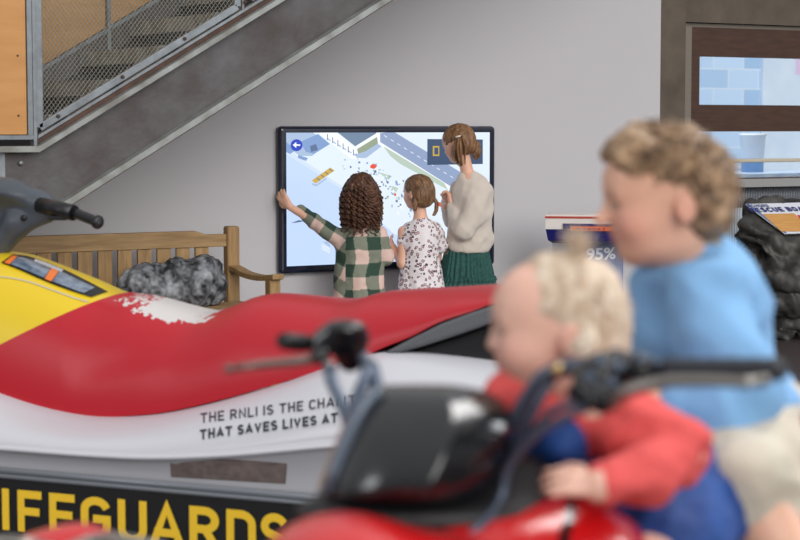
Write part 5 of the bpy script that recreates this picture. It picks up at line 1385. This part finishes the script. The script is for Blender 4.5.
def hair_starts(c, fr, H, rx, ry, rz, lo, hi, back=-1., front=.55, rnd=None, top=.25):
    def f(i):
        while True:
            v = Vector((rnd.gauss(0, 1), rnd.gauss(0, 1), rnd.gauss(0, 1))).normalized()
            if lo < v.z < hi and back <= v.y < front + top*max(0, v.z) and not (abs(v.x) > .5 and -.42 < v.y < .3 and v.z < .36): break
        p = HP(c, fr, H, v.x*rx, -.05+v.y*ry, .11+v.z*rz); n = (fr[0]*v.x+fr[1]*v.y+fr[2]*v.z).normalized(); return p, n
    return f
def swirl(c, fr, crown, down=.8, fwd=.3, lift=.15):
    cr_ = HP(c, fr, 1, 0, 0, 0)+crown
    def flow(q, n):
        out = q-cr_; nn = (q-Vector(c)); nn = nn.normalized(); o = out-nn*out.dot(nn)
        if o.length < 1e-6: o = fr[1]
        o = o.normalized(); d = o+(-UP*down+fr[1]*fwd); d = d-nn*d.dot(nn)
        return d.normalized()+nn*lift
    return flow
M['blond'] = hairmat('blond_hair', (226, 210, 190), (198, 170, 142), sc=50, rough=.45)
s = Sculpt(); s.ell(HP(hc, frT, H, 0, -.075, .125), (.372*H, .452*H, .395*H), frT, .02); s.ell(HP(hc, frT, H, 0, -.30, -.16), (.29*H, .19*H, .24*H), frT, .04)
s.ell(HP(hc, frT, H, 0, .52, -.08), (.55*H, .50*H, .58*H), frT, .02, 's')
for q in (-1, 1): s.ell(HP(hc, frT, H, .42*q, .03, -.12), (.12*H, .15*H, .19*H), frT, .01, 's')
hT = sculpt_obj('hair', s, .0048, M['blond'], gt, disp=lambda V: .003*vnoise(V*70, 3)+.002*vnoise(V*140, 3))
rr = random.Random(21)
g = locks(260, hair_starts(hc, frT, H, .365, .440, .385, -.45, 1, front=-.1, rnd=rr), swirl(hc, frT, UP*H*.45-frT[1]*H*.15, .5, .05, .05), .034, .0026, 5, 7, curl=.002, curl_n=.8, rnd=rr, spread=.2)
g.build('hair_locks', M['blond'], hT)
g = locks(60, lambda i: (K(576, 262, 2.45)+Vector((rr.uniform(-.006, .006),)*3), UP), lambda q, n: UP*.9-frT[1]*.1, .042, .0028, 5, 7, curl=.002, rnd=rr, spread=.42); g.build('hair_tuft', M['blond'], hT)
g = locks(40, lambda i: (K(592+rr.uniform(-5, 5), 330+rr.uniform(-6, 6), 2.385), UP), lambda q, n: -UP*.75+frT[1]*.55, .036, .003, 5, 7, curl=.003, rnd=rr, spread=.3); g.build('side_wisps', mat('pale_wisps', rgb(240, 226, 206), .5), hT)
# ================================================================ boy behind
hc = K(661, 198, 2.80); H = .201
frB2 = frame(cam(-1, -.06)-UP*.10, UP)
gy = thing('person', 'smiling child with wavy light brown hair, blue jumper and beige trousers seated behind the toddler', 'person', QP(.66, -.05, .8))
M['skin3'] = skinm('skin_light', rgb(228, 178, 152))
s = Sculpt(); head(s, hc, frB2, H, nose=1.05, tip=.035)
nk = K(690, 262, 2.84); c1 = K(698, 310, 2.86); c2 = K(722, 380, 2.87); hp = K(760, 450, 2.88)
s.cone(HP(hc, frB2, H, 0, -.12, -.28), nk, .048, .050, .02); s.cone(nk, c1, .052, .07, .03); s.chain([c1, c2, hp], [.07, .08, .09], .03)
shN = K(708, 303, 2.74); elN = K(737, 392, 2.68); wrN = K(672, 408, 2.66)
s.chain([shN, elN, wrN], [.042, .034, .024], .02); hand(s, wrN, cam(-1, .0), cam(0, 1), .12, .5, .3, 1)
shF = K(690, 308, 2.96); elF = K(682, 385, 2.98); wrF = K(640, 400, 2.9); s.chain([shF, elF, wrF], [.042, .034, .024], .02); hand(s, wrF, cam(-1, -.1), cam(0, -1), .12, .5, .3, -1)
hN = K(778, 468, 2.82); knN = K(738, 478, 2.60); anN = QP(.52, .30, .47); hF = K(772, 470, 2.98); knF = QP(.40, -.24, .86); anF = QP(.45, -.26, .47)
s.chain([hN, knN, anN], [.078, .052, .034], .02); s.chain([hF, knF, anF], [.078, .052, .034], .02)
for an in (anN, anF): s.cone(an-UP*.03, an-UP*.04-QB*.11, .03, .026, .02)
sculpt_obj('body', s, .0052, M['skin3'], gy, color=skin_color(rgb(228, 178, 152), hc, frB2, H)); eyes(hc, frB2, H, gy)
for an in (anN, anF):
    s = Sculpt(); s.cone(an-UP*.045+QB*.02, an-UP*.05-QB*.12, .038, .034, .02); s.cone(an-UP*.03, an+UP*.02, .036, .036, .01); s.plane((0, 0, .377), (0, 0, -1), .002); sculpt_obj('shoe', s, .007, M['shoe'], gy)
M['blue'] = mat('blue_jumper', rgb(126, 174, 218), .85, bump=.2, bscale=130)
s = Sculpt()
s.cone(K(678, 281, 2.82), K(704, 264, 2.84), .050, .050, .03)
s.ell(K(700, 296, 2.85), (.080, .115, .06), (R2, F2, UP), .04)
s.chain([K(697, 292, 2.85), K(702, 340, 2.86), K(716, 390, 2.87), K(732, 420, 2.88)], [.082, .096, .100, .105], .04)
s.cone(K(716, 290, 2.85), K(735, 345, 2.86), .05, .052, .03)
s.chain([K(708, 300, 2.74), K(726, 348, 2.70), K(738, 390, 2.68)], [.060, .055, .050], .014); s.chain([K(738, 392, 2.68), K(710, 408, 2.66), K(682, 408, 2.66)], [.056, .048, .036], .016)
s.chain([shF, elF, K(650, 398, 2.92)], [.062, .052, .036], .02); s.cone(K(740, 425, 2.80), K(775, 418, 2.82), .055, .055, .03)
s.plane(K(745, 440, 2.80), (-R2*.28-UP), .01)
sculpt_obj('blue_jumper', s, .006, M['blue'], gy, disp=lambda V: .010*(1-2*np.abs(vnoise(np.stack([V[:, 0]*13+V[:, 2]*9, V[:, 1]*13, V[:, 2]*12], 1), 3)))*1.3+.004*vnoise(V*30, 2))
g = MB(); c_ = K(681, 264, 2.825); g.tube([c_+R2*.050*math.cos(a)+F2*.050*math.sin(a)+UP*(.014*math.cos(a)) for a in [2*PI*k/30 for k in range(31)]], .008, 8); g.build('neckband', M['blue'], gy)
M['khaki'] = mat('beige_cotton', rgb(212, 204, 188), .85, var=rgb(194, 184, 166), vscale=10, bump=.2, bscale=120)
s = Sculpt(); s.cone(K(765, 455, 2.88), K(790, 465, 2.90), .115, .11, .03); s.chain([K(782, 470, 2.80), K(752, 474, 2.68), K(738, 474, 2.60)], [.095, .080, .066], .03); s.cone(K(738, 476, 2.60), K(765, 512, 2.62), .066, .062, .03)
s.chain([hF, knF], [.09, .066], .03); s.plane(K(765, 520, 2.62), (R2*.25-UP), .01)
sculpt_obj('trousers', s, .006, M['khaki'], gy, disp=lambda V: .012*(1-2*np.abs(vnoise(np.stack([V[:, 0]*11, V[:, 1]*11, V[:, 2]*20], 1), 8)))+.004*vnoise(V*30, 2))
M['brown_hair'] = hairmat('wavy_brown_hair', (190, 158, 124), (74, 52, 40), sc=34, rough=.45)
s = Sculpt(); s.ell(HP(hc, frB2, H, 0, -.07, .15), (.38*H, .455*H, .40*H), frB2, .02); s.ell(HP(hc, frB2, H, 0, -.30, -.12), (.33*H, .20*H, .27*H), frB2, .05); s.ell(HP(hc, frB2, H, 0, .20, .37), (.25*H, .20*H, .11*H), frB2, .04)
s.ell(HP(hc, frB2, H, 0, .56, -.14), (.6*H, .42*H, .48*H), frB2, .02, 's')
for q in (-1, 1): s.ell(HP(hc, frB2, H, .44*q, .07, -.10), (.15*H, .24*H, .20*H), frB2, .01, 's')
hY = sculpt_obj('hair', s, .0055, M['brown_hair'], gy, disp=lambda V: .007*vnoise(V*42, 3)+.004*vnoise(V*90, 3))
rr = random.Random(33)
g = locks(620, hair_starts(hc, frB2, H, .375, .455, .385, -.55, 1, front=-.02, rnd=rr, top=.62), swirl(hc, frB2, UP*H*.5-frB2[1]*H*.3, .55, .22, .10), .046, .0040, 5, 9, curl=.005, curl_n=1.1, rnd=rr, spread=.28)
g.build('hair_locks', M['brown_hair'], hY)
# ================================================================ light and camera
W = bpy.data.worlds.new('world'); SC.world = W; W.use_nodes = True; nt = W.node_tree
bg = nt.nodes['Background']; tc = nt.nodes.new('ShaderNodeTexCoord'); sx = nt.nodes.new('ShaderNodeSeparateXYZ'); cr = nt.nodes.new('ShaderNodeValToRGB')
nt.links.new(tc.outputs['Generated'], sx.inputs['Vector']); nt.links.new(sx.outputs['Z'], cr.inputs['Fac']); nt.links.new(cr.outputs['Color'], bg.inputs['Color'])
cr.color_ramp.elements[0].position = 0; cr.color_ramp.elements[0].color = (.34, .34, .35, 1)
cr.color_ramp.elements[1].position = .9; cr.color_ramp.elements[1].color = (1.0, 1.02, 1.05, 1)
bg.inputs['Strength'].default_value = .80
def area(name, loc, target, sx_, sy_, power, col=(1, 1, 1)):
    l = bpy.data.lights.new(name, 'AREA'); l.shape = 'RECTANGLE'; l.size = sx_; l.size_y = sy_; l.energy = power; l.color = col
    o = bpy.data.objects.new(name, l); COL.objects.link(o); o.location = loc
    o.rotation_euler = (Vector(target)-Vector(loc)).to_track_quat('-Z', 'Y').to_euler(); return o
sl_ = bpy.data.lights.new('daylight', 'SUN'); sl_.energy = 2.1; sl_.angle = math.radians(40); sl_.color = (1, .985, .965)
so = bpy.data.objects.new('daylight', sl_); COL.objects.link(so); so.location = (-4, -6, 5); so.rotation_euler = Vector((.16, .93, -.33)).to_track_quat('-Z', 'Y').to_euler()
area('side_fill', (3.5, -9.5, 3.2), (-3.5, -7.0, 1.0), 2.2, 2.6, 150, (.93, .97, 1))  # unseen area light added for highlights on cowl and right shoulder
area('skylight_lamp', (-2.2, -7.6, 4.6), (-4.2, -7.6, 1.0), 2.0, 1.6, 110, (1, .99, .97))
area('sky_fill', (3.0, 1.6, 5.0), (2.8, 4.6, .8), 4.0, 1.0, 260, (.95, .98, 1))  # fill light added above the yard in place of open sky
area('side_fill', (-9.8, -5.2, 2.6), (-4.6, -5.6, .8), 1.8, 2.0, 55, (.97, .98, 1))  # unseen area light added on the left for gloss on the saddle
cd = bpy.data.cameras.new('camera'); co = bpy.data.objects.new('camera', cd); COL.objects.link(co)
cd.sensor_width = 36; cd.lens = FPX*36/800; cd.clip_start = .05; cd.clip_end = 200
co.location = CAM; d = F2*math.cos(PITCH)-UP*math.sin(PITCH); co.rotation_euler = d.to_track_quat('-Z', 'Y').to_euler()
cd.dof.use_dof = True; cd.dof.focus_distance = 11.2; cd.dof.aperture_fstop = 4.0; cd.dof.aperture_blades = 9
SC.camera = co
SC.view_settings.view_transform = 'Standard'; SC.view_settings.look = 'None'; SC.view_settings.gamma = 1; SC.view_settings.use_curve_mapping = False
SC.view_settings.exposure = -0.12
